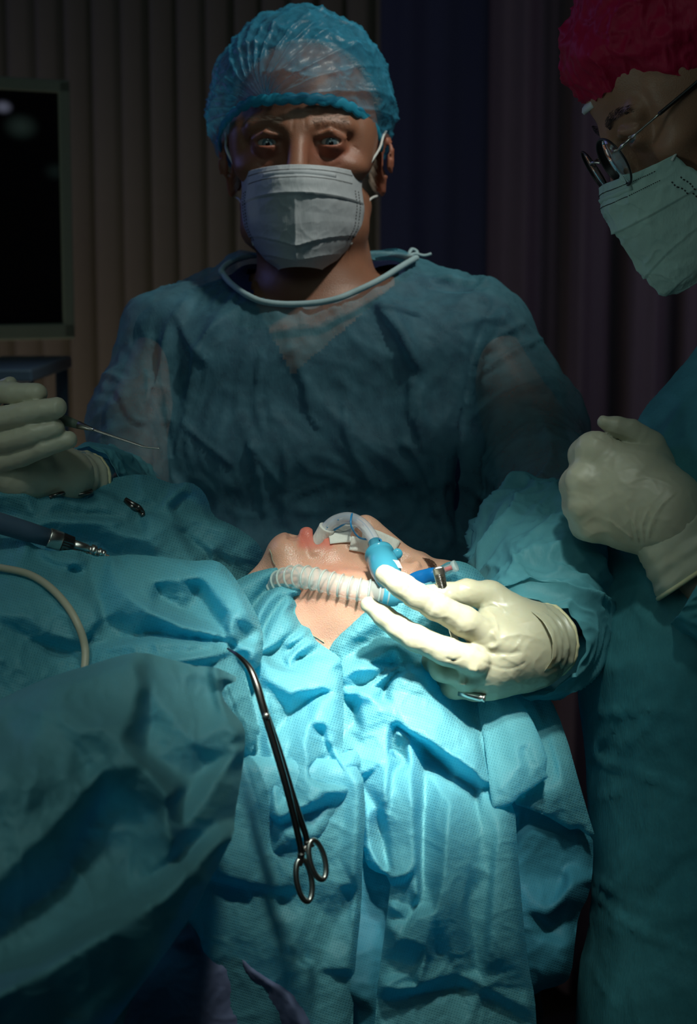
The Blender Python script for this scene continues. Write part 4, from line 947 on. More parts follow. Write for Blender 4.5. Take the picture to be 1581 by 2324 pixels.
# gown of the person on the right
gx = np.arange(.12, .60, .0048); gy = np.arange(1.18, 1.74, .0048); gz = axis(.30, 1.60, (.80, 1.60), .0048, .012)
FGR = Field(gx, gy, gz); torso_cones(FGR, TR, 0); FGR.cone(P(1672, 2300, 1.52), np.array([.36, 1.55, .35]), .126, .15, .05)
def rpost(V, Q):
    x, y, d = proj(V); V, Q = drop(V, Q, ((y < 760)) | (V[:, 2] < .34)); N = vnormals(V, Q); p = V * 8; w_ = p + .5 * np.stack([perlin(p), perlin(p + 7), perlin(p + 3)], 1)
    V = V + N * (.0022 * (ridged(w_, 3) - .55) + .005 * fbm(p * .5, 2))[:, None]; N = vnormals(V, Q)
    st = [([(1335, 1615), (1400, 1620), (1480, 1612), (1581, 1625)], 6, 2.0), ([(1325, 1690), (1370, 1730), (1450, 1755), (1581, 1815)], 6, 2.5), ([(1345, 1705), (1400, 1640)], 6, 1.8), ([(1340, 1990), (1430, 2050), (1530, 2080)], 6, 2.0),
          ([(1345, 2030), (1440, 2110), (1581, 2170)], 6, 2.0), ([(1345, 2210), (1400, 2290)], 6, 1.5), ([(1580, 1930), (1500, 2010), (1440, 2100)], 22, -3.0), ([(1490, 2150), (1581, 2110)], 8, 1.5), ([(1420, 1290), (1500, 1330), (1550, 1370)], 12, 3.0),
          ([(1460, 1330), (1440, 1380), (1480, 1420)], 10, 2.0), ([(1365, 1380), (1370, 1450)], 8, 2.0), ([(1350, 1815), (1430, 1790)], 7, 1.5), ([(1560, 900), (1500, 1000), (1480, 1080)], 9, 2.5)]
    return strokes(V, N, st, 1.6), Q
finish_sdf(FGR, 'gown', M['gown_right'], pr, it=2, post=rpost)
sleeve('sleeve', [P(1800, 900, 1.42), P(1790, 1180, 1.385), P(1740, 1360, 1.385), P(1650, 1350, 1.385), P(1578, 1312, 1.388)], [.07, .062, .058, .052, .044], M['gown_right'], pr, amp=.006, sc=16, seed=9, upv=TV)
# clenched fist: back of the hand towards the camera, knuckles at the left
fr_ = [[(1345, 1022, 1.405, 13.5), (1325, 1035, 1.420, 11.5), (1345, 1045, 1.450, 10), (1400, 1040, 1.455, 9)],
       [(1320, 1092, 1.400, 13), (1303, 1100, 1.418, 11), (1330, 1105, 1.448, 10), (1390, 1100, 1.455, 9)],
       [(1325, 1146, 1.402, 12.5), (1310, 1150, 1.420, 10.5), (1335, 1152, 1.446, 9.5), (1390, 1148, 1.452, 9)],
       [(1345, 1192, 1.408, 12.5), (1328, 1192, 1.422, 10.5), (1350, 1195, 1.445, 9), (1395, 1190, 1.450, 8)]]
thumb_r = [(1500, 1085, 1.42, 17), (1474, 1012, 1.415, 12.5), (1430, 980, 1.412, 10.2), (1395, 968, 1.409, 8.6), (1369, 958, 1.407, 5.4)]
pf = [[(1500, 1165, 1.400, 29), (1430, 1100, 1.402, 22), (1350, 1025, 1.408, 14)], [(1500, 1165, 1.400, 29), (1420, 1120, 1.400, 21), (1328, 1092, 1.402, 13.5)], [(1500, 1165, 1.400, 29), (1420, 1150, 1.402, 21), (1332, 1146, 1.404, 13)],
      [(1500, 1165, 1.400, 29), (1430, 1185, 1.406, 20), (1352, 1190, 1.410, 13)], [(1500, 1165, 1.400, 29), (1550, 1235, 1.395, 26)], [(1490, 1120, 1.405, 24), (1475, 1060, 1.412, 16)], [(1450, 1070, 1.405, 18), (1360, 1040, 1.410, 14)]]
skr = [([(1455, 1215), (1430, 1170), (1420, 1150)], 3, .9), ([(1450, 1235), (1440, 1190), (1446, 1150)], 3, .9), ([(1462, 1240), (1458, 1190), (1475, 1150)], 3, 1.0), ([(1470, 1235), (1480, 1180), (1510, 1130)], 3, 1.0), ([(1440, 1225), (1400, 1195), (1385, 1180)], 3, .7), ([(1480, 1200), (1500, 1150), (1535, 1115)], 3, .9),
       ([(1440, 1090), (1480, 1085), (1530, 1105)], 2.5, .5), ([(1360, 985), (1375, 990), (1390, 1003)], 3, 1.2), ([(1350, 988), (1372, 1000), (1385, 1008)], 3, -1.2)]
glove('glove', M['glove_weak_light'], pr, pf, fr_, kp=.013, kf=.008, extra=lambda F: F.chain(Q3(thumb_r), .0015), strk=skr, h=.0014, lab='latex glove toned for weaker light on the clenched fist')
cuff(pr, P(1512, 1178, 1.398), P(1592, 1292, 1.392), .0335, .0415, M['glove_weak_light'], wrinkle=.0008, upv=TV)

# ================= the patient
HP = Head((.14, .98, .13), (1, -.15, -.02), (-.0315, .084, .0125), 921, 1285, 1.440)
if (HP.M[:, 0] @ TV) > 0: sp_ = 1
else: sp_ = -1
HP = Head((.14, .98, .13), (1, -.15, -.02), (sp_ * .0315, .084, .0125), 921, 1285, 1.440, .965)
pt_ = empty('person', (-.25, 1.42, 1.05), 'person lying face up under blue drapes with a breathing tube in the mouth', 'person')
cH = HP.o
xs = axis(-1.75, .16, (cH[0] - .135, .16), .0016, .01); ys = axis(1.20, 1.62, (cH[1] - .115, cH[1] + .06), .0017, .006); zs = axis(.98, 1.38, (cH[2] - .10, cH[2] + .13), .0016, .007)
FP_ = Field(xs, ys, zs)
nk0 = HP.w(0, -.03, -.15)
FP_.cone(HP.w(0, -.015, -.035), nk0, .058, .060, .02)
FP_.cone(np.array([-.42, 1.32, nk0[2] - .045]), np.array([-.42, 1.52, nk0[2] - .045]), .075, .075, .03); FP_.cone(nk0, np.array([-.42, 1.42, nk0[2] - .04]), .06, .09, .03)
FP_.cone(np.array([-.42, 1.42, nk0[2] - .04]), np.array([-.9, 1.42, nk0[2] - .05]), .095, .09, .04)
for s in (-1, 1): FP_.cone(np.array([-.95, 1.42 + s * .08, nk0[2] - .06]), np.array([-1.7, 1.42 + s * .08, nk0[2] - .08]), .075, .045, .03)
FP_.chain([(np.array([-.42, 1.30, nk0[2] - .06]), .05), (np.array([-.7, 1.28, nk0[2] - .08]), .042), (np.array([-1.0, 1.30, nk0[2] - .09]), .032)], .01)
FP_.chain([(np.array([-.42, 1.54, nk0[2] - .06]), .05), (np.array([-.7, 1.56, nk0[2] - .08]), .042), (np.array([-1.0, 1.54, nk0[2] - .09]), .032)], .01)
head_sdf(FP_, HP, 'shut', 'open', nose=1.03)
FP_.ell(HP.w(sp_ * .050, .045, -.035), (.022, .03, .03), HP.M, .015)
FP_.cone(HP.w(0, .068, -.090), HP.w(0, .010, -.118), .014, .028, .012)
FP_.ell(HP.w(0, .02, -.075), (.046, .045, .03), HP.M, .02)      # soft flesh under the chin
bodyp, PV, PQ = finish_sdf(FP_, 'body', M['skin_patient'], pt_, it=1)
l = HP.loc(PV); X, Y, Z = l.T
lipv = np.exp(-((np.abs(X) / .024) ** 6)) * .85 * np.clip((.0175 - np.abs(Z + .0660)) / .0045, 0, 1) * np.clip((Y - .081) / .006, 0, 1)
lipv = np.maximum(lipv, .30 * np.exp(-((np.abs(X) - .045) ** 2 / .0004 + (Z + .05) ** 2 / .0012)) * (Y > .02)); lipv = np.maximum(lipv, .22 * np.exp(-(X ** 2 / .0006 + (Z + .085) ** 2 / .0004)))
at = bodyp.data.attributes.new('lip', 'FLOAT', 'POINT'); at.data.foreach_set('value', lipv.astype(np.float32))
def snap(V, p, H=None, lift=.0):
    i = np.argmin(((V - p) ** 2).sum(1)); return V[i] + 0
def on_face(px, py, lift=0, V=PV):
    x, y, d = proj(V); r = np.hypot(x - px, y - py); k = np.where(r < 5)[0]
    if not len(k): k = [np.argmin(r)]
    return P(px, py, d[k].min() - lift)
def cover(plane_fn, gap, xmin=0.):
    """keep a cloth lying outside the skin under it"""
    x, y, d = proj(PV); c = 12.; g = np.full((140, 200), 9.)
    ix, iy = (x / c).astype(int), (y / c).astype(int); ok = (ix >= 0) & (iy >= 0) & (ix < 140) & (iy < 200)
    np.minimum.at(g, (ix[ok], iy[ok]), d[ok]); h = g.copy()
    for a in (-1, 0, 1):
        for b in (-1, 0, 1): h = np.minimum(h, np.roll(np.roll(g, a, 0), b, 1))
    def f(px, py):
        q = plane_fn(px, py)
        if px < xmin: return q
        u, v = px / c - .5, py / c - .5; i, j = int(np.clip(u, 0, 138)), int(np.clip(v, 0, 198)); a, b = min(max(u - i, 0), 1), min(max(v - j, 0), 1)
        s_ = [min(h[i, j], q + gap), min(h[i + 1, j], q + gap), min(h[i, j + 1], q + gap), min(h[i + 1, j + 1], q + gap)]
        return min(q, (s_[0] * (1 - a) * (1 - b) + s_[1] * a * (1 - b) + s_[2] * (1 - a) * b + s_[3] * a * b) - gap)
    return f
rt = []
for _ in range(420):
    t = random.random(); x = .014 + .036 * t; z = .0285 + .006 * math.sin(t * 2.8) + random.uniform(-.003, .003); y = .0905 - .013 * t * t
    rt.append((HP.w(sp_ * x, y, z), HP.M @ np.array([sp_ * .9, .15, .45]), random.uniform(.005, .009), HP.M @ np.array([0, -.15, -.3])))
hairs('eyebrow', rt, M['brow'], pt_, .00013)
rt = []
for _ in range(70):
    t = random.random(); x = .020 + .024 * t; z = .0068 + .002 * abs(t - .5); y = .0885 - .010 * (t - .45) ** 2 * 9
    rt.append((HP.w(sp_ * x, y, z), HP.M @ np.array([sp_ * .3, .6, -.8]), random.uniform(.004, .007), HP.M @ np.array([0, .3, .1])))
hairs('eyelash', rt, M['brow'], pt_, .00012)
# ---------------------------------------------------------------- operating table and drapes
otb = empty('operating_table', (-.8, 1.41, 0), 'narrow operating table hidden under the blue drapes and the lying patient', 'table')
box('table_top', (-.80, 1.475, .970), (1.80, .26, .05), M['black'], otb, None, .01)
box('pad', (-.80, 1.475, 1.018), (1.78, .25, .045), M['greyblue'], otb, None, .015)
box('column', (-.8, 1.45, .51), (.26, .22, .87), M['monitor'], otb, None, .02)
box('base', (-.8, 1.43, .04), (.9, .40, .08), M['monitor'], otb, None, .02)
v, f = box_data((0, 0, 0), (.22, .24, .07)); hr = HP.w(0, -.135, .05)
pw = empty('head_rest', tuple(hr), 'blue padded head rest under the patient\'s head, mostly hidden by drapes', 'head rest')
pc = box('cushion', (hr[0], hr[1], (hr[2] + 1.045) / 2 - .01), (.16, .18, max(.03, hr[2] - 1.045)), M['drape_dark'], pw, None, .012)
D = {}
def sheet(key, name, label, cat, outline, lines, base, mat, **kw):
    o = relief(name, outline, lines, base, M[mat], **kw); tag(o, label, cat); D[key] = o; return o
# far drape over the chest
sheet('A', 'surgical_drape', 'light blue drape bunched over the chest behind the grey handpiece', 'drape',
 [(-90, 1085, 0), (0, 1080, 0), (45, 1082, 0), (110, 1103, 0), (150, 1112, 0), (205, 1108, 0), (250, 1085, 0), (320, 1074, 0), (365, 1088, 0), (395, 1100, 0), (430, 1092, 5), (462, 1113, 5), (478, 1150, 0), (480, 1172, 0), (530, 1192, 0), (575, 1222, 0), (592, 1242, -5), (600, 1262, -10), (560, 1330, -10), (480, 1420, 0), (200, 1420, 0), (-90, 1420, 0)],
 [[(-60, 1122, 26), (60, 1120, 30), (130, 1128, 26), (210, 1150, 22), (312, 1177, 8)], [(-60, 1160, 0), (60, 1172, 4), (170, 1172, 6), (312, 1181, 0)], [(60, 1110, 10), (64, 1160, 24), (52, 1215, 8)], [(90, 1120, 6), (96, 1200, -2)],
  [(95, 1196, 26), (160, 1181, 34), (260, 1181, 36), (340, 1176, 34), (385, 1190, 30), (415, 1235, 26), (440, 1275, 20)], [(110, 1215, 2), (200, 1216, 6), (235, 1235, -8), (250, 1260, -14)], [(250, 1205, 30), (330, 1225, 34), (390, 1262, 20)],
  [(320, 1082, 12), (318, 1120, 14), (345, 1160, 4)], [(300, 1100, -2), (290, 1140, 2), (322, 1176, -6)], [(150, 1118, 0), (230, 1130, 14), (300, 1158, 10), (322, 1170, 2)],
  [(425, 1098, 26), (400, 1118, 34), (374, 1138, 30), (392, 1163, 26), (412, 1200, 18), (432, 1240, 6)], [(418, 1128, 2), (392, 1160, -8)], [(440, 1120, 14), (460, 1150, 4), (476, 1172, -6)], [(365, 1100, 4), (372, 1130, 0)],
  [(404, 1174, 14), (470, 1176, 24), (520, 1200, 26), (570, 1232, 12)], [(412, 1206, -6), (455, 1222, 10), (480, 1245, 14), (488, 1270, 4)], [(430, 1196, 8), (500, 1236, 12), (560, 1275, 4)], [(430, 1232, -12), (465, 1255, -8), (478, 1290, -14)], [(500, 1268, -12), (545, 1300, -18)]],
 plane([(0, 1085, 1.50), (300, 1080, 1.53), (470, 1110, 1.56), (590, 1245, 1.55), (0, 1300, 1.43), (300, 1300, 1.45), (480, 1350, 1.48), (300, 1180, 1.49), (0, 1180, 1.465)]), 'drape', rough=(2.4, 62), roll=(18, .012))
# neck fold beside the breathing tube
sheet('N', 'surgical_drape', 'brightly lit light blue drape tucked around the neck beside the corrugated hose', 'drape',
 [(500, 1330, -10), (535, 1318, 0), (565, 1302, 0), (600, 1292, 0), (625, 1287, 0), (652, 1290, 0), (660, 1300, 0), (640, 1308, -8), (628, 1318, -10), (640, 1326, 6), (668, 1324, 6), (682, 1336, 4), (686, 1348, 0), (678, 1360, -4), (666, 1352, -4), (662, 1358, 2), (676, 1368, 4), (674, 1378, -6), (666, 1380, -4), (672, 1400, 0), (688, 1424, 2), (699, 1420, 4), (706, 1432, 0), (712, 1450, 0), (736, 1468, 0), (768, 1488, 0), (776, 1500, 0), (779, 1560, 0), (780, 1640, 0), (778, 1690, 0), (770, 1712, 0),
  (782, 1712, 4), (800, 1696, 0), (815, 1705, 0), (820, 1745, 0), (800, 1800, 0), (760, 1860, 0), (722, 1908, 0), (640, 1960, -10), (500, 1960, -10), (480, 1700, -20), (500, 1500, -20)],
 [[(548, 1330, 10), (590, 1306, 14), (622, 1292, 12)], [(626, 1316, -16), (600, 1348, -22), (574, 1384, -26)], [(612, 1304, 8), (588, 1330, 4), (562, 1362, -4)], [(642, 1330, 18), (608, 1358, 22), (584, 1400, 20), (580, 1425, 8)], [(680, 1342, 14), (655, 1350, 12), (636, 1368, -2), (612, 1402, -8), (597, 1438, -12)], [(660, 1362, 16), (638, 1390, 18), (612, 1430, 16), (600, 1460, 10)],
  [(672, 1384, 10), (668, 1410, 14), (650, 1440, 12), (602, 1476, 16)], [(676, 1430, 0), (645, 1458, -8), (602, 1482, -14)], [(692, 1428, 14), (680, 1448, 18), (650, 1460, 14)], [(694, 1445, 2), (660, 1472, -8), (640, 1486, -8)], [(710, 1455, 16), (680, 1475, 20), (655, 1505, 16)],
  [(772, 1492, 10), (735, 1492, -2), (700, 1488, -12), (676, 1495, -14)], [(770, 1500, 22), (720, 1500, 20), (690, 1508, 14), (660, 1520, 8)], [(650, 1514, -8), (620, 1508, -6)], [(602, 1502, 24), (640, 1522, 26), (700, 1530, 28), (745, 1520, 24), (774, 1510, 14)],
  [(602, 1540, 22), (660, 1572, 26), (730, 1560, 28), (770, 1548, 18)], [(735, 1574, 0), (700, 1590, -8), (660, 1620, -16), (620, 1668, -24)], [(730, 1590, 22), (738, 1640, 18), (740, 1680, 8)], [(762, 1570, 18), (755, 1640, 12), (762, 1700, 2)], [(700, 1645, 18), (690, 1690, 22), (702, 1742, 14)], [(660, 1680, 0), (640, 1740, -6), (650, 1800, -8)],
  [(704, 1746, -14), (735, 1768, -18), (780, 1772, -16), (812, 1752, -6)], [(735, 1660, -6), (745, 1705, -14), (770, 1750, -12)], [(755, 1690, 6), (770, 1728, 10), (785, 1762, 4)], [(700, 1772, 16), (740, 1790, 18), (790, 1788, 12)], [(632, 1856, 12), (665, 1836, 18), (700, 1826, 14), (728, 1824, 6)], [(640, 1875, -8), (690, 1850, -10), (735, 1830, -8)], [(650, 1890, 4), (690, 1895, 6), (715, 1900, 2)],
  [(560, 1500, 4), (580, 1560, 0), (590, 1700, -14), (600, 1850, -20)], [(606, 1560, 8), (615, 1700, 6), (625, 1850, 8)], [(540, 1600, 4), (545, 1750, 2), (535, 1900, -4)]],
 plane([(560, 1310, 1.465), (650, 1290, 1.46), (680, 1345, 1.425), (600, 1400, 1.39), (700, 1440, 1.415), (700, 1500, 1.375), (600, 1500, 1.34), (770, 1500, 1.375), (700, 1600, 1.32), (600, 1650, 1.29), (770, 1650, 1.315), (700, 1800, 1.28), (800, 1750, 1.29), (600, 1850, 1.27), (700, 1900, 1.27)]), 'drape', rough=(1.1, 48), roll=(14, .012), step=4)
# big drape over the chest and front edge with the gathered knot
sheet('B', 'surgical_drape', 'main light blue drape pulled into a gather where the long clamp grips it', 'drape',
 [(-90, 1200, 0), (0, 1205, 0), (60, 1225, 0), (72, 1235, 0), (108, 1252, 0), (130, 1250, 0), (175, 1247, 0), (215, 1262, 0), (262, 1262, 0), (300, 1257, 0), (385, 1266, 0), (440, 1274, 0), (470, 1270, 0), (492, 1272, 0), (515, 1288, 0), (545, 1328, 0), (570, 1372, 0), (590, 1412, 0), (598, 1448, 0), (594, 1500, 0), (580, 1522, 0), (556, 1514, 0), (548, 1500, -6), (560, 1540, -12), (600, 1700, -12), (480, 1740, -10), (300, 1720, -10), (-90, 1760, -10)],
 [[(62, 1230, 8), (80, 1262, -6), (120, 1284, -12), (165, 1290, -14)], [(105, 1252, 14), (125, 1272, 10), (140, 1290, 0)], [(175, 1248, 26), (165, 1280, 24), (140, 1310, 12)], [(205, 1262, 0), (200, 1300, -6), (215, 1340, -8)],
  [(255, 1262, 22), (258, 1320, 28), (290, 1352, 32), (345, 1392, 34), (420, 1426, 36), (512, 1446, 16)], [(235, 1290, 2), (225, 1360, -4), (232, 1400, -4), (200, 1470, -8)], [(130, 1330, 20), (180, 1350, 26), (215, 1385, 24), (225, 1410, 18), (190, 1460, 10)],
  [(300, 1260, 14), (330, 1300, 20), (345, 1330, 18), (340, 1362, 14)], [(356, 1328, -2), (362, 1358, -18), (420, 1388, -24), (480, 1412, -20), (512, 1440, -8)], [(352, 1322, 22), (400, 1316, 30), (452, 1309, 34), (478, 1335, 34), (505, 1368, 34), (522, 1388, 30), (518, 1420, 24), (516, 1450, 12)], [(455, 1330, -4), (475, 1375, -14), (500, 1405, -12)], [(410, 1275, 16), (440, 1290, 24), (480, 1290, 34)],
  [(495, 1280, 24), (530, 1330, 34), (560, 1390, 36), (588, 1436, 18)], [(530, 1400, 30), (530, 1450, 22), (540, 1466, 10)], [(588, 1424, 6), (560, 1452, -6), (532, 1466, -10)], [(594, 1450, 18), (565, 1470, 22), (545, 1478, 14)], [(584, 1480, 26), (575, 1505, 16)], [(545, 1480, 8), (552, 1492, 0)],
  [(200, 1446, -18), (280, 1448, -28), (380, 1440, -30), (460, 1452, -28), (516, 1456, -10)], [(285, 1462, 14), (340, 1452, 22), (420, 1455, 24), (480, 1462, 16), (516, 1460, 2)], [(300, 1490, 4), (400, 1482, 10), (480, 1478, 6), (515, 1470, -4)],
  [(320, 1560, 4), (400, 1500, 26), (480, 1486, 24), (520, 1476, 6)], [(440, 1520, -4), (500, 1498, -6), (522, 1482, -6)], [(-60, 1250, -10), (40, 1300, 6), (120, 1350, 12)], [(-60, 1380, 16), (60, 1402, 20), (120, 1440, 16), (200, 1434, 14)], [(40, 1440, -10), (110, 1470, -14), (180, 1480, -10)], [(-60, 1480, 6), (60, 1500, 4), (140, 1540, -4)]],
 plane([(0, 1205, 1.43), (180, 1250, 1.42), (300, 1260, 1.42), (480, 1272, 1.42), (590, 1440, 1.345), (515, 1460, 1.30), (300, 1400, 1.33), (100, 1400, 1.33), (0, 1500, 1.28), (300, 1520, 1.26), (500, 1560, 1.25), (400, 1700, 1.23), (0, 1700, 1.24)]), 'drape', rough=(2.6, 70), roll=(20, .016))
# lower sheet behind the clamp handles
sheet('L', 'surgical_drape', 'blue sheet hanging behind the clamp finger rings with a sideways crease', 'drape',
 [(470, 1700, 0), (600, 1720, 0), (760, 1720, 0), (822, 1740, 0), (830, 1850, 0), (822, 1950, 0), (820, 2060, 0), (806, 2180, 0), (800, 2330, 0), (800, 2420, 0), (380, 2420, 0), (400, 2100, 0), (440, 1980, 0)],
 [[(560, 1850, 8), (560, 2000, 14), (600, 2150, 10), (690, 2180, 4)], [(620, 1900, -6), (640, 2050, -4)], [(700, 1915, 8), (695, 2000, 6), (690, 2100, 14), (720, 2200, 6)], [(815, 1780, 16), (812, 1900, 20), (806, 2000, 22), (790, 2200, 16)], [(480, 1980, 10), (560, 2000, 14), (640, 2015, 10), (810, 2008, 12)], [(480, 1996, -4), (560, 2018, -4), (640, 2030, -6), (800, 2024, -4)], [(500, 2060, 0), (600, 2090, 6), (660, 2160, 14), (700, 2195, 16), (730, 2170, 8)], [(780, 1850, 2), (770, 1950, 2), (760, 2100, -2)]],
 plane([(600, 1750, 1.285), (800, 1800, 1.30), (500, 2000, 1.28), (800, 2100, 1.31), (600, 2300, 1.30)]), 'drape', rough=(1.2, 60), roll=(16, .012))
sheet('U', 'surgical_drape', 'deep blue underlayer hanging lowest at the bottom centre', 'drape',
 [(300, 1980, 0), (560, 1900, 0), (740, 1700, 0), (940, 1700, 0), (960, 2200, 0), (960, 2460, 0), (150, 2460, 0), (200, 2200, 0)],
 [[(700, 2200, 16), (760, 2240, 26), (850, 2290, 20)], [(480, 2040, -6), (600, 2140, 2), (700, 2230, -8)], [(720, 2260, -10), (740, 2400, -10)], [(860, 2100, 10), (850, 2300, 14)]],
 plane([(300, 2000, 1.33), (900, 2000, 1.35), (500, 2300, 1.335), (900, 2300, 1.33)]), 'drape_dark', rough=(1.5, 90), roll=(10, .006), step=7)
sheet('Li', 'bed_sheet', 'lilac-grey sheet edge showing below the drapes at the bottom', 'sheet',
 [(425, 2060, 0), (438, 2040, 0), (452, 2042, 0), (456, 2075, 0), (486, 2095, 0), (510, 2110, 0), (540, 2150, 0), (590, 2200, 0), (660, 2235, 0), (700, 2275, 0), (716, 2330, 0), (716, 2440, 0), (250, 2440, 0), (300, 2250, 0), (400, 2110, 0)],
 [[(446, 2050, 14), (452, 2082, 16), (480, 2100, 8)], [(428, 2090, 14), (445, 2130, 18), (460, 2172, 8)], [(470, 2110, -8), (520, 2170, -2)], [(500, 2115, 10), (580, 2205, 14), (650, 2250, 14), (690, 2330, 18)], [(560, 2240, -6), (620, 2330, -4)]],
 plane([(430, 2060, 1.30), (700, 2300, 1.30), (300, 2300, 1.26)]), 'lilac', rough=(1.2, 60), roll=(10, .008))
# big sheet in the near left corner
sheet('C', 'surgical_drape', 'large out-of-focus blue sheet hanging in the near left corner', 'drape',
 [(-120, 1640, 0), (0, 1588, 0), (55, 1560, 0), (130, 1530, 0), (200, 1510, 0), (270, 1488, 0), (320, 1478, 0), (400, 1500, -8), (440, 1510, -6), (486, 1514, 4), (500, 1518, 4), (548, 1542, 0), (500, 1560, -4), (504, 1585, 0), (530, 1618, 0), (556, 1650, 0), (556, 1700, 0), (545, 1780, 0), (532, 1850, 0), (532, 1892, 0), (505, 1945, 0), (475, 2000, 0), (445, 2060, 0), (400, 2130, 0), (330, 2225, 0), (250, 2330, 0), (190, 2420, 0), (-120, 2460, 0)],
 [[(-80, 1620, 10), (55, 1580, 20), (140, 1550, 26), (300, 1492, 18)], [(0, 1610, 6), (95, 1606, 34), (150, 1622, 38), (220, 1655, 40), (276, 1682, 44)], [(100, 1612, 36), (160, 1690, 22), (200, 1750, 12), (240, 1720, 16)], [(302, 1500, 32), (318, 1560, 38), (310, 1595, 36), (276, 1682, 44)],
  [(276, 1682, 44), (240, 1740, 34), (186, 1806, 30), (120, 1880, 30), (0, 1990, 34), (-60, 2040, 34)], [(330, 1600, -4), (330, 1660, -22), (330, 1710, -26)], [(276, 1682, 44), (330, 1742, 40), (388, 1812, 46), (388, 1880, 38), (380, 1950, 26)], [(230, 1800, -6), (180, 1900, -24), (150, 2000, -36), (60, 2060, -34)],
  [(110, 1762, 22), (150, 1768, 24), (185, 1800, 30)], [(340, 1560, 6), (420, 1545, -6), (480, 1560, -8), (490, 1600, -4)], [(486, 1516, 24), (496, 1580, 22), (515, 1640, 22), (500, 1706, 14)], [(400, 1640, 14), (440, 1680, 18), (500, 1708, 12)], [(540, 1660, 26), (520, 1690, 18), (470, 1740, -6), (430, 1780, -14), (392, 1816, -12)], [(548, 1700, 30), (480, 1790, 26), (420, 1880, 22), (390, 1960, 14)],
  [(530, 1880, 26), (480, 1880, 10), (400, 1950, -8), (300, 2010, -18)], [(528, 1896, 34), (440, 1975, 44), (380, 2030, 50), (300, 2085, 50), (200, 2140, 54), (80, 2215, 54), (-60, 2290, 54)], [(300, 2020, -16), (200, 2080, -26), (100, 2140, -30), (-60, 2210, -30)], [(470, 2000, 16), (380, 2110, 18), (280, 2220, 18), (140, 2380, 16)], [(0, 2300, 26), (100, 2330, 14)], [(350, 1850, 8), (300, 1900, -10), (260, 1960, -18)], [(-60, 1700, 24), (60, 1720, 18), (120, 1740, 16)], [(-60, 1860, 14), (40, 1850, 16), (100, 1840, 14)]],
 plane([(0, 1590, 1.20), (300, 1490, 1.22), (500, 1520, 1.22), (550, 1700, 1.20), (530, 1890, 1.17), (300, 1800, 1.14), (0, 1800, 1.09), (440, 2060, 1.14), (200, 2150, 1.05), (0, 2300, 1.00), (250, 2320, 1.06)]), 'drape_soft', rough=(3.4, 130), roll=(16, .010), step=6, blur=1.5)
# right hand side: dark low sheet, then the lit hanging drape, then the flap
sheet('G', 'surgical_drape', 'dark teal drape end hanging low beside the right gown', 'drape',
 [(1040, 1780, 0), (1150, 1790, 0), (1260, 1830, 0), (1345, 1890, 0), (1346, 1960, 0), (1338, 2030, 0), (1312, 2075, 0), (1304, 2140, 0), (1296, 2215, 0), (1275, 2236, 0), (1216, 2250, 0), (1170, 2300, -6), (1100, 2300, -6)],
 [[(1290, 1880, 4), (1285, 1960, 0), (1280, 2000, -4)], [(1345, 1990, 24), (1290, 2010, 34), (1240, 2075, 22)], [(1310, 2070, 4), (1270, 2090, -8), (1240, 2110, -10)], [(1190, 1900, 16), (1180, 2000, 8), (1190, 2060, 12)], [(1220, 2130, 10), (1290, 2150, 12)], [(1200, 2200, 4), (1280, 2210, 10)]],
 plane([(1100, 1800, 1.38), (1340, 1900, 1.40), (1200, 2200, 1.36), (1300, 2200, 1.38)]), 'drape_dark', rough=(1.3, 70), roll=(14, .010), step=6)
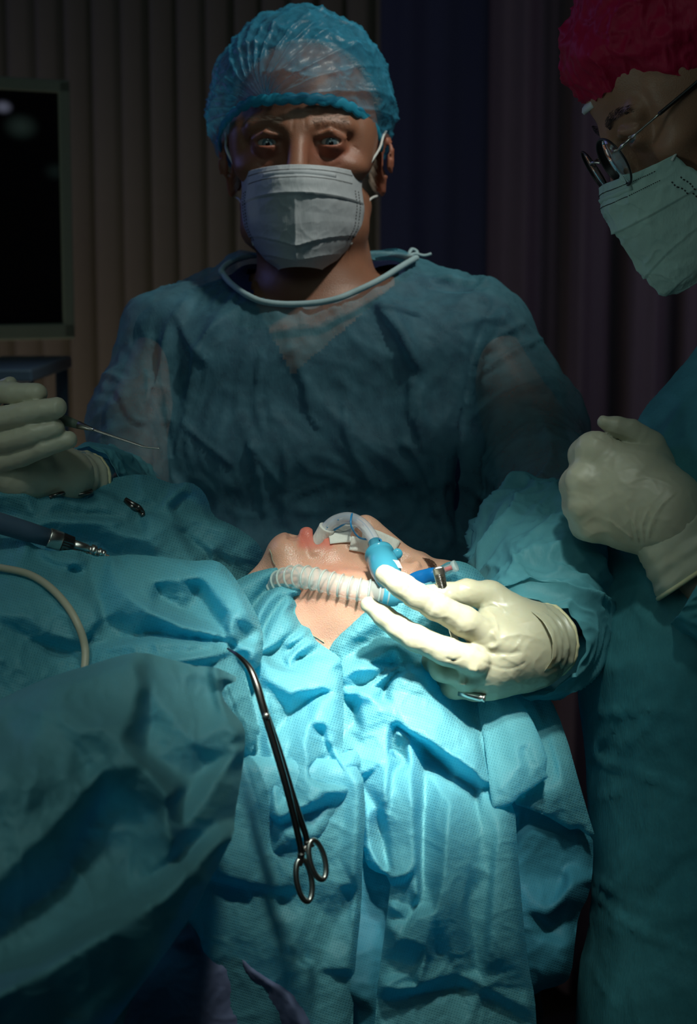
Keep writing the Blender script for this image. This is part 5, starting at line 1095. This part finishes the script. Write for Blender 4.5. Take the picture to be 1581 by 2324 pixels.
sheet('E', 'surgical_drape', 'brightest light blue drape under the gloved hand, hanging in long folds', 'drape',
 [(735, 1480, -4), (745, 1466, 0), (790, 1422, 0), (828, 1384, 0), (880, 1345, 0), (960, 1312, 0), (1010, 1304, 0), (1075, 1300, 0), (1110, 1340, -6), (1160, 1420, -10), (1200, 1500, -10), (1180, 1600, -10), (1110, 1650, -6), (1120, 1760, 0), (1168, 1830, 0), (1172, 1900, 0), (1180, 2000, 0), (1188, 2100, 0), (1200, 2200, 0), (1213, 2260, 0), (1218, 2340, 0), (1218, 2440, 0), (830, 2440, 0), (850, 2330, 0), (856, 2240, 0), (868, 2150, 0), (880, 2060, 0), (888, 1990, 0), (840, 1975, 0), (826, 1950, 0), (818, 1850, 0), (790, 1760, -6), (740, 1700, -10), (740, 1560, -6)],
 [[(770, 1470, 6), (830, 1418, 8), (900, 1400, 6)], [(775, 1500, 4), (850, 1450, -2), (930, 1430, 0)], [(778, 1540, 22), (840, 1500, 28), (896, 1470, 24), (940, 1480, 12)], [(778, 1562, 2), (812, 1562, -4), (860, 1540, -4), (890, 1512, -6)], [(830, 1566, 18), (876, 1530, 26), (910, 1508, 28), (940, 1512, 14)], [(868, 1590, -8), (880, 1550, -14), (900, 1528, -14)], [(782, 1590, -6), (800, 1600, -20), (808, 1640, -22), (790, 1660, -16)],
  [(784, 1570, 16), (812, 1566, 28), (840, 1580, 34), (868, 1600, 34), (884, 1640, 26), (882, 1720, 28), (874, 1800, 26), (868, 1838, 10)], [(818, 1600, 14), (822, 1660, 16), (818, 1720, 18), (812, 1760, 14)], [(800, 1712, 20), (820, 1690, 10)], [(812, 1770, 10), (830, 1860, 22), (834, 1920, 16), (872, 1980, 12)], [(852, 1830, -2), (858, 1870, -14), (880, 1960, -18)], [(820, 1780, -8), (818, 1860, -14)],
  [(888, 1560, 24), (892, 1600, 26), (898, 1640, 24)], [(895, 1540, 22), (930, 1520, 28), (970, 1545, 30), (1000, 1600, 26), (1024, 1650, 26), (1030, 1710, 28)], [(884, 1642, 26), (930, 1662, 38), (985, 1690, 44), (1030, 1715, 46), (1080, 1750, 40), (1108, 1776, 26)], [(905, 1650, -20), (960, 1690, -24), (990, 1720, -26), (1024, 1755, -20), (1080, 1790, -14)], [(1000, 1560, 4), (1040, 1630, 6), (1080, 1690, 12), (1100, 1740, 10)], [(1060, 1600, -10), (1080, 1650, -12), (1092, 1700, -8)],
  [(900, 1650, 6), (885, 1700, -14), (920, 1730, -18)], [(900, 1660, 20), (925, 1670, 22), (932, 1740, 30), (938, 1860, 34), (944, 1960, 30), (948, 2030, 20)], [(890, 1760, 4), (880, 1860, 10), (890, 1980, 12)], [(962, 1740, -14), (958, 1860, -16), (955, 1980, -14), (952, 2050, -12)], [(1032, 1730, 28), (1020, 1820, 40), (1012, 1900, 44), (1006, 1980, 40), (985, 2070, 32), (965, 2150, 28), (948, 2230, 20)],
  [(990, 1780, 14), (985, 1880, 18), (985, 1980, 18)], [(1088, 1790, 8), (1090, 1880, 2), (1085, 1960, 6)], [(1065, 1960, 20), (1050, 2080, 24), (1030, 2160, 14)], [(1110, 1980, 6), (1100, 2100, 4), (1095, 2220, 4)], [(1130, 1860, 14), (1120, 2000, 18), (1110, 2160, 20), (1100, 2210, 8)], [(1165, 1900, 10), (1170, 2050, 14), (1185, 2200, 10)], [(1060, 2040, 0), (1080, 2200, -4)],
  [(888, 1992, 22), (920, 1984, 28), (946, 1976, 18)], [(885, 2050, 18), (930, 2090, 2), (948, 2060, -6), (985, 2050, 4)], [(925, 2000, 4), (930, 2060, -6)], [(880, 2100, 16), (920, 2130, 22), (960, 2160, 10)], [(935, 2085, 22), (900, 2140, 14), (940, 2200, 2), (945, 2235, -4)], [(870, 2240, 18), (950, 2235, 16), (990, 2160, 8), (1040, 2210, 6), (1100, 2240, 10), (1200, 2290, 8)], [(880, 2270, -10), (960, 2250, -8), (1050, 2240, -10), (1100, 2260, -4), (1180, 2310, -6)], [(1100, 2240, 10), (1060, 2320, 4), (1020, 2400, 4)]],
 cover(plane([(745, 1466, 1.43), (830, 1384, 1.455), (1010, 1304, 1.475), (1075, 1310, 1.49), (800, 1470, 1.415), (880, 1430, 1.425), (880, 1500, 1.40), (960, 1470, 1.43), (1060, 1480, 1.44), (1050, 1580, 1.425), (900, 1600, 1.355), (800, 1600, 1.34), (1000, 1640, 1.37), (1100, 1700, 1.36), (900, 1800, 1.30), (1100, 1900, 1.32), (900, 2050, 1.29), (1100, 2100, 1.315), (900, 2300, 1.30), (1200, 2300, 1.33)]), .006, 735), 'drape', rough=(1.2, 55), roll=(12, .010), step=4)
sheet('F2', 'surgical_drape', 'larger rear flap of drape hanging to a torn corner beside the right gown', 'drape',
 [(1090, 1560, 0), (1180, 1540, 0), (1235, 1566, 0), (1256, 1600, 0), (1270, 1632, 0), (1290, 1690, 0), (1312, 1770, 0), (1335, 1850, 0), (1348, 1892, 0), (1336, 1898, 0), (1312, 1880, 0), (1292, 1883, 0), (1270, 1870, 0), (1240, 1852, 0), (1200, 1836, 0), (1170, 1826, 0), (1150, 1780, 0), (1100, 1700, 0)],
 [[(1200, 1570, 10), (1250, 1680, 18), (1276, 1780, 20), (1284, 1876, 14)], [(1230, 1620, 0), (1262, 1740, 4)], [(1160, 1570, 4), (1200, 1680, 0), (1230, 1800, 0)], [(1268, 1640, 8), (1300, 1760, 4), (1330, 1870, 4)]],
 plane([(1100, 1560, 1.42), (1230, 1560, 1.44), (1340, 1880, 1.39), (1180, 1820, 1.35)]), 'drape', rough=(.8, 50), roll=(5, .003), step=4, chaikin=0, fold=.55)
sheet('F1', 'surgical_drape', 'smaller front flap of drape below the gloved hand and tweezers end', 'drape',
 [(1082, 1580, -6), (1110, 1566, 0), (1150, 1562, 0), (1180, 1590, 0), (1210, 1640, 0), (1232, 1690, 0), (1242, 1722, 0), (1238, 1752, 0), (1244, 1764, 0), (1215, 1784, 0), (1180, 1806, 0), (1158, 1828, 0), (1145, 1832, 0), (1118, 1836, 0), (1112, 1800, 0), (1106, 1740, 0), (1098, 1680, 0), (1088, 1630, 0)],
 [[(1120, 1580, 10), (1150, 1640, 22), (1172, 1700, 26), (1180, 1740, 20), (1150, 1790, 10)], [(1170, 1600, 8), (1205, 1680, 12), (1222, 1740, 8)], [(1190, 1700, 4), (1204, 1760, 4)], [(1096, 1600, 0), (1112, 1700, 2), (1124, 1800, 2)], [(1135, 1790, 12), (1155, 1800, 10), (1175, 1800, 2)]],
 plane([(1100, 1570, 1.40), (1150, 1562, 1.41), (1240, 1750, 1.345), (1118, 1836, 1.32)]), 'drape', rough=(.8, 50), roll=(4, .003), step=4, chaikin=0, fold=.55)
# cap cloth over the patient's hair
sheet('H', 'head_drape', 'pale blue cloth covering the patient\'s hair above the gloved thumb', 'drape',
 [(962, 1308, 0), (990, 1290, 0), (1020, 1272, 0), (1050, 1274, 0), (1078, 1288, 0), (1096, 1308, 0), (1120, 1335, 0), (1160, 1400, 0), (1180, 1480, 0), (1050, 1480, 0), (940, 1350, 0), (935, 1318, 0)],
 [[(1000, 1298, 8), (1040, 1300, 14), (1068, 1312, 8)], [(970, 1320, 2), (1020, 1318, 0), (1060, 1330, 2)], [(1050, 1350, 12), (1110, 1400, 10)]],
 cover(plane([(1000, 1295, 1.43), (1070, 1300, 1.46), (940, 1330, 1.415), (1050, 1400, 1.415), (1150, 1450, 1.45)]), .004), 'drape', rough=(1.2, 30), roll=(8, .012), step=4)
# ---------------------------------------------------------------- instruments and airway
def PP(l): return np.array([P(*q) for q in l])
# curved laryngeal tube
def sd(key, px, py, lift=.0):
    """depth of the drape surface under a pixel"""
    ob = D[key]; n = len(ob.data.vertices)
    if 'V' + key not in D:
        a = np.empty(n * 3); ob.data.vertices.foreach_get('co', a); D['V' + key] = proj(a.reshape(-1, 3))
    X, Y, Z = D['V' + key]; r = np.hypot(X - px, Y - py); k = np.argsort(r)[:4]; return float(Z[k].min()) - lift
mouth = HP.w(sp_ * .004, .083, -.0665); mo_x, mo_y, mo_d = [float(q[0]) for q in proj(mouth)]; 
aw = empty('airway_tube', P(730, 1215, 1.47), 'clear curved airway tube running from the mouth to the blue connector', 'breathing tube')
pth = crom(PP([(mo_x, mo_y + 4, mo_d + .005), (734, 1212, mo_d - .003), (746, 1193, mo_d - .006), (766, 1180, 1.458), (794, 1176, 1.452), (822, 1190, 1.442), (842, 1215, 1.432), (858, 1248, 1.422)]), 10)
tube('tube', pth, .0050, M['tubing'], aw, 28)
tube('inner_line', pth + np.array([0, -.0015, .0022]), .0004, M['blueline'], aw, 6)
for i in (14, 17, 30, 38, 44, 50): mesh_obj('printed_mark', *tube_data(pth[i:i + 2] + TV * .0052, .0005, 5), M['blueline'], aw)
a, b = P(850, 1232, 1.425), P(873, 1288, 1.402)
v, f = lathe_along(a, b, [(0, .0058), (.010, .0068), (.012, .0075), (.0125, .0118), (.015, .0122), (.016, .0106), (.017, .0116), (.034, .0124), (.040, .0112), (.047, .0100)], 36); cn = mesh_obj('connector', v, f, M['blueplastic'], aw)
cn['label'] = 'blue plastic connector cup'
for px, py in ((846, 1272), (901, 1256)):
    q = P(px, py, 1.415); v, f = lathe_along(q, q + TV * .01, [(0, .002), (.001, .0042), (.006, .0042), (.007, .002)], 16); mesh_obj('lug', v, f, M['blueplastic'], cn)
v, f = box_data((0, 0, 0), (.008, .0006, .006)); 
tq = P(893, 1278, 1.3895); ax_ = (b - a) / np.linalg.norm(b - a)
o = mesh_obj('label_sticker', [P(*q) for q in ((888, 1270, 1.3925), (905, 1272, 1.393), (913, 1290, 1.391), (893, 1287, 1.390), (888, 1270, 1.3935), (905, 1272, 1.394), (913, 1290, 1.392), (893, 1287, 1.391))], [(0, 1, 2, 3), (7, 6, 5, 4), (0, 4, 5, 1), (1, 5, 6, 2), (2, 6, 7, 3), (3, 7, 4, 0)], M['tape'], cn, smooth=False)
tube('pilot_line', crom(PP([(mo_x + 8, mo_y + 6, mo_d - .004), (745, 1214, 1.462), (775, 1193, 1.458), (796, 1180, 1.455), (799, 1166, 1.450), (796, 1178, 1.440), (798, 1198, 1.438), (815, 1220, 1.445), (845, 1225, 1.440), (862, 1224, 1.418), (864, 1235, 1.410), (858, 1262, 1.404), (851, 1290, 1.402), (856, 1300, 1.41)]), 8), .0008, M['blueline'], aw, 8)
# wrapped tape where the tube leaves the lips
wr_ = tube('tape_wrap', crom(PP([(mo_x + 1, mo_y, mo_d), (733, 1214, mo_d - .003), (742, 1197, mo_d - .006)]), 8), [.0069] * 17, M['tape'], aw, 24)
# corrugated hose over the cheek
ho = empty('corrugated_hose', P(660, 1310, 1.41), 'clear corrugated breathing hose lying across the patient\'s jaw', 'hose')
hp = crom(PP([(600, 1345, 1.455), (640, 1318, 1.432), (672, 1309, 1.420), (705, 1312, 1.412), (745, 1322, 1.406), (790, 1333, 1.402), (835, 1342, 1.400), (880, 1348, 1.402)]), 40)
sgl = np.concatenate([[0], np.cumsum(np.linalg.norm(np.diff(hp, axis=0), axis=1))])
core = .0088 + 0 * sgl
tube('hose_wall', hp, core, M['clear'], ho, 40, caps=False)
tot = sgl[-1]; k = 0
for t in np.arange(.004, tot, .0076):
    i = int(np.clip(np.searchsorted(sgl, t), 1, len(hp) - 2)); tn = hp[i + 1] - hp[i - 1]; tn /= np.linalg.norm(tn)
    q = np.cross(tn, [0, 0, 1.]); q /= np.linalg.norm(q); r = np.cross(tn, q)
    ring = [hp[i] + .0091 * (q * math.cos(x) + r * math.sin(x)) for x in np.linspace(0, 2 * math.pi, 40, endpoint=False)]
    v, f = tube_data(ring, .0010, 8, closed=True); mesh_obj('hose_ring', v, f, M['ridge'], ho)
a, b = P(868, 1347, 1.402), P(905, 1352, 1.403)
v, f = lathe_along(a, b, [(0, .0095), (.001, .0100), (.012, .0098), (.013, .0080), (.020, .0078)], 32); mesh_obj('cuff_fitting', v, f, M['blueplastic'], ho)
# pilot balloon and its valve
pb = empty('pilot_balloon', P(960, 1306, 1.41), 'flat blue pilot balloon with a clear valve beside the tweezers', 'balloon')
c = P(955, 1311, 1.418); ax = P(990, 1302, 1.416) - P(925, 1320, 1.420); ax /= np.linalg.norm(ax); up = np.cross(TV, ax); up /= np.linalg.norm(up); Mx = np.stack([ax, np.cross(up, ax), up], 1)
lo, hi = bounds([c], .03); F = Field(*[np.arange(l, u, .0009) for l, u in zip(lo, hi)]); F.ell(c, (.0150, .0035, .0062), Mx, .001); F.cone(c - ax * .012, c - ax * .021, .0030, .0012, .004); F.cone(c + ax * .010, c + ax * .0185, .0050, .0030, .004)
finish_sdf(F, 'balloon', M['bluefilm'], pb)
a, b = P(1004, 1297, 1.414), P(1036, 1283, 1.410)
v, f = lathe_along(a, b, [(0, .0022), (.001, .0038), (.009, .0038), (.0095, .0048), (.0125, .0048), (.0126, .0036)], 24); mesh_obj('valve_body', v, f, M['clear'], pb)
tube('valve_plunger', [P(1008, 1295, 1.413), P(1014, 1292, 1.412), P(1025, 1288, 1.411)], .0020, M['red'], pb, 10)
# strips of tape holding the tube to the face
def strip(name, pts, w0, label, lift=.0012, up=None):
    """ribbon through pixels, lying on the face"""
    n = 24; c = crom([np.array(q, float) for q in pts], max(3, n // (len(pts) - 1))); V = []; m_ = 7
    for i, (px, py) in enumerate(c):
        t = c[min(i + 1, len(c) - 1)] - c[max(i - 1, 0)]; t /= np.linalg.norm(t); nr = np.array([-t[1], t[0]])
        for j in range(m_):
            q = np.array([px, py]) + nr * w0 * (j / (m_ - 1) - .5); V.append(on_face(q[0], q[1], lift))
    V = np.array(V).reshape(len(c), m_, 3)
    for _ in range(10): V[1:-1] = (V[:-2] + 2 * V[1:-1] + V[2:]) / 4
    V[:, 1:-1] = (V[:, :-2] + 2 * V[:, 1:-1] + V[:, 2:]) / 4
    Vr = V.reshape(-1, 3); Vr = Vr + TV * (.0008 * fbm(Vr * 150, 2))[:, None]
    I = np.arange(len(Vr)).reshape(len(c), m_); Q = np.stack([I[:-1, :-1], I[:-1, 1:], I[1:, 1:], I[1:, :-1]], -1).reshape(-1, 4)
    o = mesh_obj(name, Vr, Q, M['tape']); so = o.modifiers.new('t', 'SOLIDIFY'); so.thickness = .0006; return tag(o, label, 'tape')
strip('adhesive_tape', [(746, 1214), (780, 1210), (820, 1213), (860, 1226), (900, 1246)], 40, 'white adhesive tape strip crossing the upper lip and nose of the patient')
strip('adhesive_tape', [(795, 1232), (832, 1240), (868, 1256), (905, 1272)], 32, 'white adhesive tape piece on the cheek behind the blue connector')
# tweezers held between thumb and finger
tw = empty('tweezers', P(1003, 1310, 1.372), 'steel tweezers with ridged grip, upright in the gloved hand holding the tube', 'tweezers')
def blade(off, nm):
    pts = PP([(993, 1286, 1.362 + off), (998, 1310, 1.364 + off), (1006, 1345, 1.367 + off), (1018, 1400, 1.380 + off * 1.3), (1040, 1480, 1.398 + off * 1.5), (1055, 1550, 1.402 + off), (1062, 1576, 1.402 + off * .5)])
    return tube(nm, crom(pts, 10), np.interp(np.linspace(0, 1, 61), [0, .03, .1, .4, 1], [.0010, .0042, .0046, .0035, .0015]), M['steel'], tw, 16, flat=.30, up=TV)
bl = blade(0, 'blade'); blade(.007, 'blade')
parts = []
for i in range(15):
    t = i / 14; px, py = 996 + 12 * t, 1306 + 46 * t; d = 1.3605 + .004 * t
    parts.append(tube_data([P(px - 8.6, py + 2, d + .0012), P(px, py, d + .0002), P(px + 9, py - 1, d + .0012)], .00042, 6))
v, f = join(parts); mesh_obj('grip_ridges', v, f, M['steel_dark'], bl)
tt = empty('suction_tip', P(1075, 1582, 1.36), 'short steel instrument tip poking out below the gloved hand', 'instrument')
v, f = lathe_along(P(1040, 1572, 1.372), P(1102, 1586, 1.366), [(0, .0024), (.008, .0030), (.018, .0033), (.0195, .0026), (.0200, .0030), (.0215, .0030), (.0216, .0015)], 24); mesh_obj('tip', v, f, M['steel'], tt)
# long clamp hanging from the gather
fc = empty('surgical_clamp', P(600, 1600, 1.23), 'long dark steel ring-handled clamp hanging from the gathered drape', 'clamp')
ca = crom(PP([(516, 1472, 1.262), (540, 1488, 1.248), (565, 1515, 1.238), (582, 1555, 1.232), (598, 1610, 1.228), (622, 1690, 1.226), (648, 1780, 1.224), (668, 1860, 1.224), (680, 1915, 1.224), (684, 1940, 1.224)]), 10)
cbp = crom(PP([(560, 1506, 1.247), (578, 1545, 1.240), (600, 1610, 1.236), (628, 1690, 1.233), (650, 1760, 1.230), (675, 1840, 1.228), (692, 1890, 1.228), (697, 1912, 1.228)]), 10)
ra_ = np.interp(np.linspace(0, 1, len(ca)), [0, .15, .35, .6, .96, 1], [.0007, .0018, .0030, .0026, .0022, .0030]); rb_ = np.interp(np.linspace(0, 1, len(cbp)), [0, .2, .5, .95, 1], [.0012, .0026, .0026, .0022, .0028])
tube('arm', ca, ra_, M['steel_dark'], fc, 14); tube('arm', cbp, rb_, M['steel_dark'], fc, 14)
def fring(c, w, h, rot, nm):
    an = np.linspace(0, 2 * math.pi, 60, endpoint=False); cx, cy, d = c; R_ = math.radians(rot); pts = []
    for t in an:
        x, y = w * math.cos(t), h * math.sin(t); pts.append(P(cx + x * math.cos(R_) - y * math.sin(R_), cy + x * math.sin(R_) + y * math.cos(R_), d + .004 * math.cos(t)))
    v, f = tube_data(pts, .0021, 12, closed=True, flat=1.2, up=TV); o = mesh_obj(nm, v, f, M['steel'], fc); return o
fring((690, 1997, 1.226), 17, 49, -9, 'finger_ring'); fring((720, 1951, 1.230), 17, 46, -14, 'finger_ring')
tube('shank', crom(PP([(683, 1936, 1.224), (682, 1948, 1.225), (678, 1962, 1.226)]), 5), .0026, M['steel'], fc, 12)
tube('shank', crom(PP([(696, 1908, 1.228), (700, 1918, 1.229), (709, 1914, 1.230)]), 5), .0026, M['steel'], fc, 12)
tube('ratchet', crom(PP([(694, 1922, 1.228), (690, 1928, 1.227), (692, 1932, 1.227)]), 4), .0020, M['steel_dark'], fc, 10)
p_ = P(604, 1625, 1.226); v, f = lathe_along(p_, p_ + TV * .01, [(-.008, .0018), (-.007, .0026), (.002, .0026), (.003, .0016)], 18); mesh_obj('pivot', v, f, M['steel'], fc)
# second clamp mostly under the cloth, and the ring showing below the raised glove
sc_ = empty('clamp_tip', P(300, 1150, 1.475), 'black clamp tip poking from the folds of the far drape', 'clamp')
for dy in (0, 7): tube('jaw', crom(PP([(x, y, sd('A', x, y, -.0005)) for x, y in ((283, 1133 + dy * .5), (300, 1143 + dy), (316, 1152 + dy), (325, 1166 + dy * .5))]), 6), [.0006] * 1 + [.0022] * 17 + [.0010], M['steel_dark'], sc_, 10)
rg = empty('ring_clamp', P(172, 1098, 1.47), 'dark steel clamp ring lying on the drape below the raised glove', 'clamp')
an = np.linspace(0, 2 * math.pi, 48, endpoint=False); v, f = tube_data([P(180 + 28 * math.cos(t), 1116 + 6 * math.sin(t), sd('A', 180, 1116, .006) - .010 * math.sin(t)) for t in an], .0017, 10, closed=True); mesh_obj('finger_ring', v, f, M['steel_dark'], rg)
tube('shank', PP([(153, 1116, sd('A', 160, 1118, .006)), (138, 1120, sd('A', 138, 1122, .004)), (112, 1128, sd('A', 112, 1130, .001))]), .0018, M['steel_dark'], rg, 8)
# handpiece with steel collar and tip
hd = empty('handpiece', P(60, 1212, 1.33), 'grey-blue rubber handpiece with steel collar and stepped tip at the left', 'handpiece')
a, b = P(-120, 1152, 1.385), P(240, 1259, min(1.425, sd('A', 235, 1255, .004))); L_ = np.linalg.norm(b - a); dr = (b - a) / L_
def at_(px): return (px + 120) / 360 * L_
v, f = lathe_along(a, b, [(0, .0085), (at_(0), .0085), (at_(60), .0080), (at_(108), .0072)], 36); mesh_obj('sleeve', v, f, M['greyblue'], hd)
v, f = lathe_along(a, b, [(at_(106), .0066), (at_(108), .0080), (at_(110), .0082), (at_(136), .0078), (at_(138), .0070)], 36); mesh_obj('collar', v, f, M['steel'], hd)
seg = 44; v, f = lathe_along(a, b, [(at_(138), .0062), (at_(139), .0072), (at_(163), .0064), (at_(164), .0050)], seg); 
q = v.reshape(-1, seg, 3); cc = q.mean(1, keepdims=True); q = cc + (q - cc) * (1 + .05 * (np.arange(seg) % 2))[None, :, None]; o = mesh_obj('knurled_ring', q.reshape(-1, 3), f, M['steel_dark'], hd, smooth=False)
v, f = lathe_along(a, b, [(at_(163), .0040), (at_(164), .0046), (at_(196), .0042), (at_(198), .0034), (at_(204), .0034), (at_(205), .0052), (at_(216), .0050), (at_(218), .0030), (at_(222), .0030), (at_(223), .0042), (at_(228), .0042), (at_(229), .0026), (at_(232), .0036), (at_(238), .0034), (at_(239), .0008), (at_(248), .0006)], 28); mesh_obj('tip', v, f, M['steel'], hd)
cbv = empty('cable', P(100, 1330, 1.31), 'beige rubber cable curving over the drape at the left', 'cable')
cbv_q = crom([np.array(q, float) for q in ((-90, 1292), (-30, 1286), (10, 1290), (65, 1303), (110, 1330), (150, 1372), (178, 1420), (192, 1465), (193, 1505), (184, 1560))], 6)
dz = np.array([sd('B', a, b, .005) for a, b in cbv_q]); dz = np.convolve(np.pad(dz, 6, mode='edge'), np.ones(13) / 13, 'valid') - .002; cbv_p = np.array([P(a, b, c) for (a, b), c in zip(cbv_q, dz)])
tube('cord', cbv_p, .0029, M['cable'], cbv, 18)
# probe held by the far hand
pbv = empty('hook_probe', P(180, 962, 1.44), 'fine steel hook probe with grey-green handle in the raised glove', 'probe')
a, b = P(40, 920, 1.462), P(214, 976, 1.430); L_ = np.linalg.norm(b - a)
v, f = lathe_along(a, b, [(0, .0030), (L_ * .5, .0042), (L_ * .62, .0044), (L_ * .80, .0032)], 24); mesh_obj('handle', v, f, M['greygreen'], pbv)
v, f = lathe_along(a, b, [(L_ * .795, .0030), (L_ * .80, .0034), (L_ * .98, .0014), (L_, .0010)], 24); mesh_obj('ferrule', v, f, M['steel'], pbv)
tube('needle', crom(PP([(212, 975, 1.430), (255, 990, 1.424), (300, 1005, 1.418), (332, 1015, 1.413), (362, 1018, 1.410)]), 8), np.interp(np.linspace(0, 1, 33), [0, .7, 1], [.0012, .0009, .0005]), M['steel'], pbv, 10)
# marker lines drawn on the skin
def inkline(pts, label):
    c = crom([np.array(q, float) for q in pts], 8); V = [on_face(x, y, .0002) for x, y in c]; o = tube('pen_mark', V, .0006, M['pen'], pt_, 6, flat=.4); o['label'] = label
inkline([(611, 1246), (616, 1258), (618, 1270), (624, 1282)], 'faded green pen line on the chin'); inkline([(690, 1440), (712, 1444), (735, 1458)], 'faded green pen line on the neck')
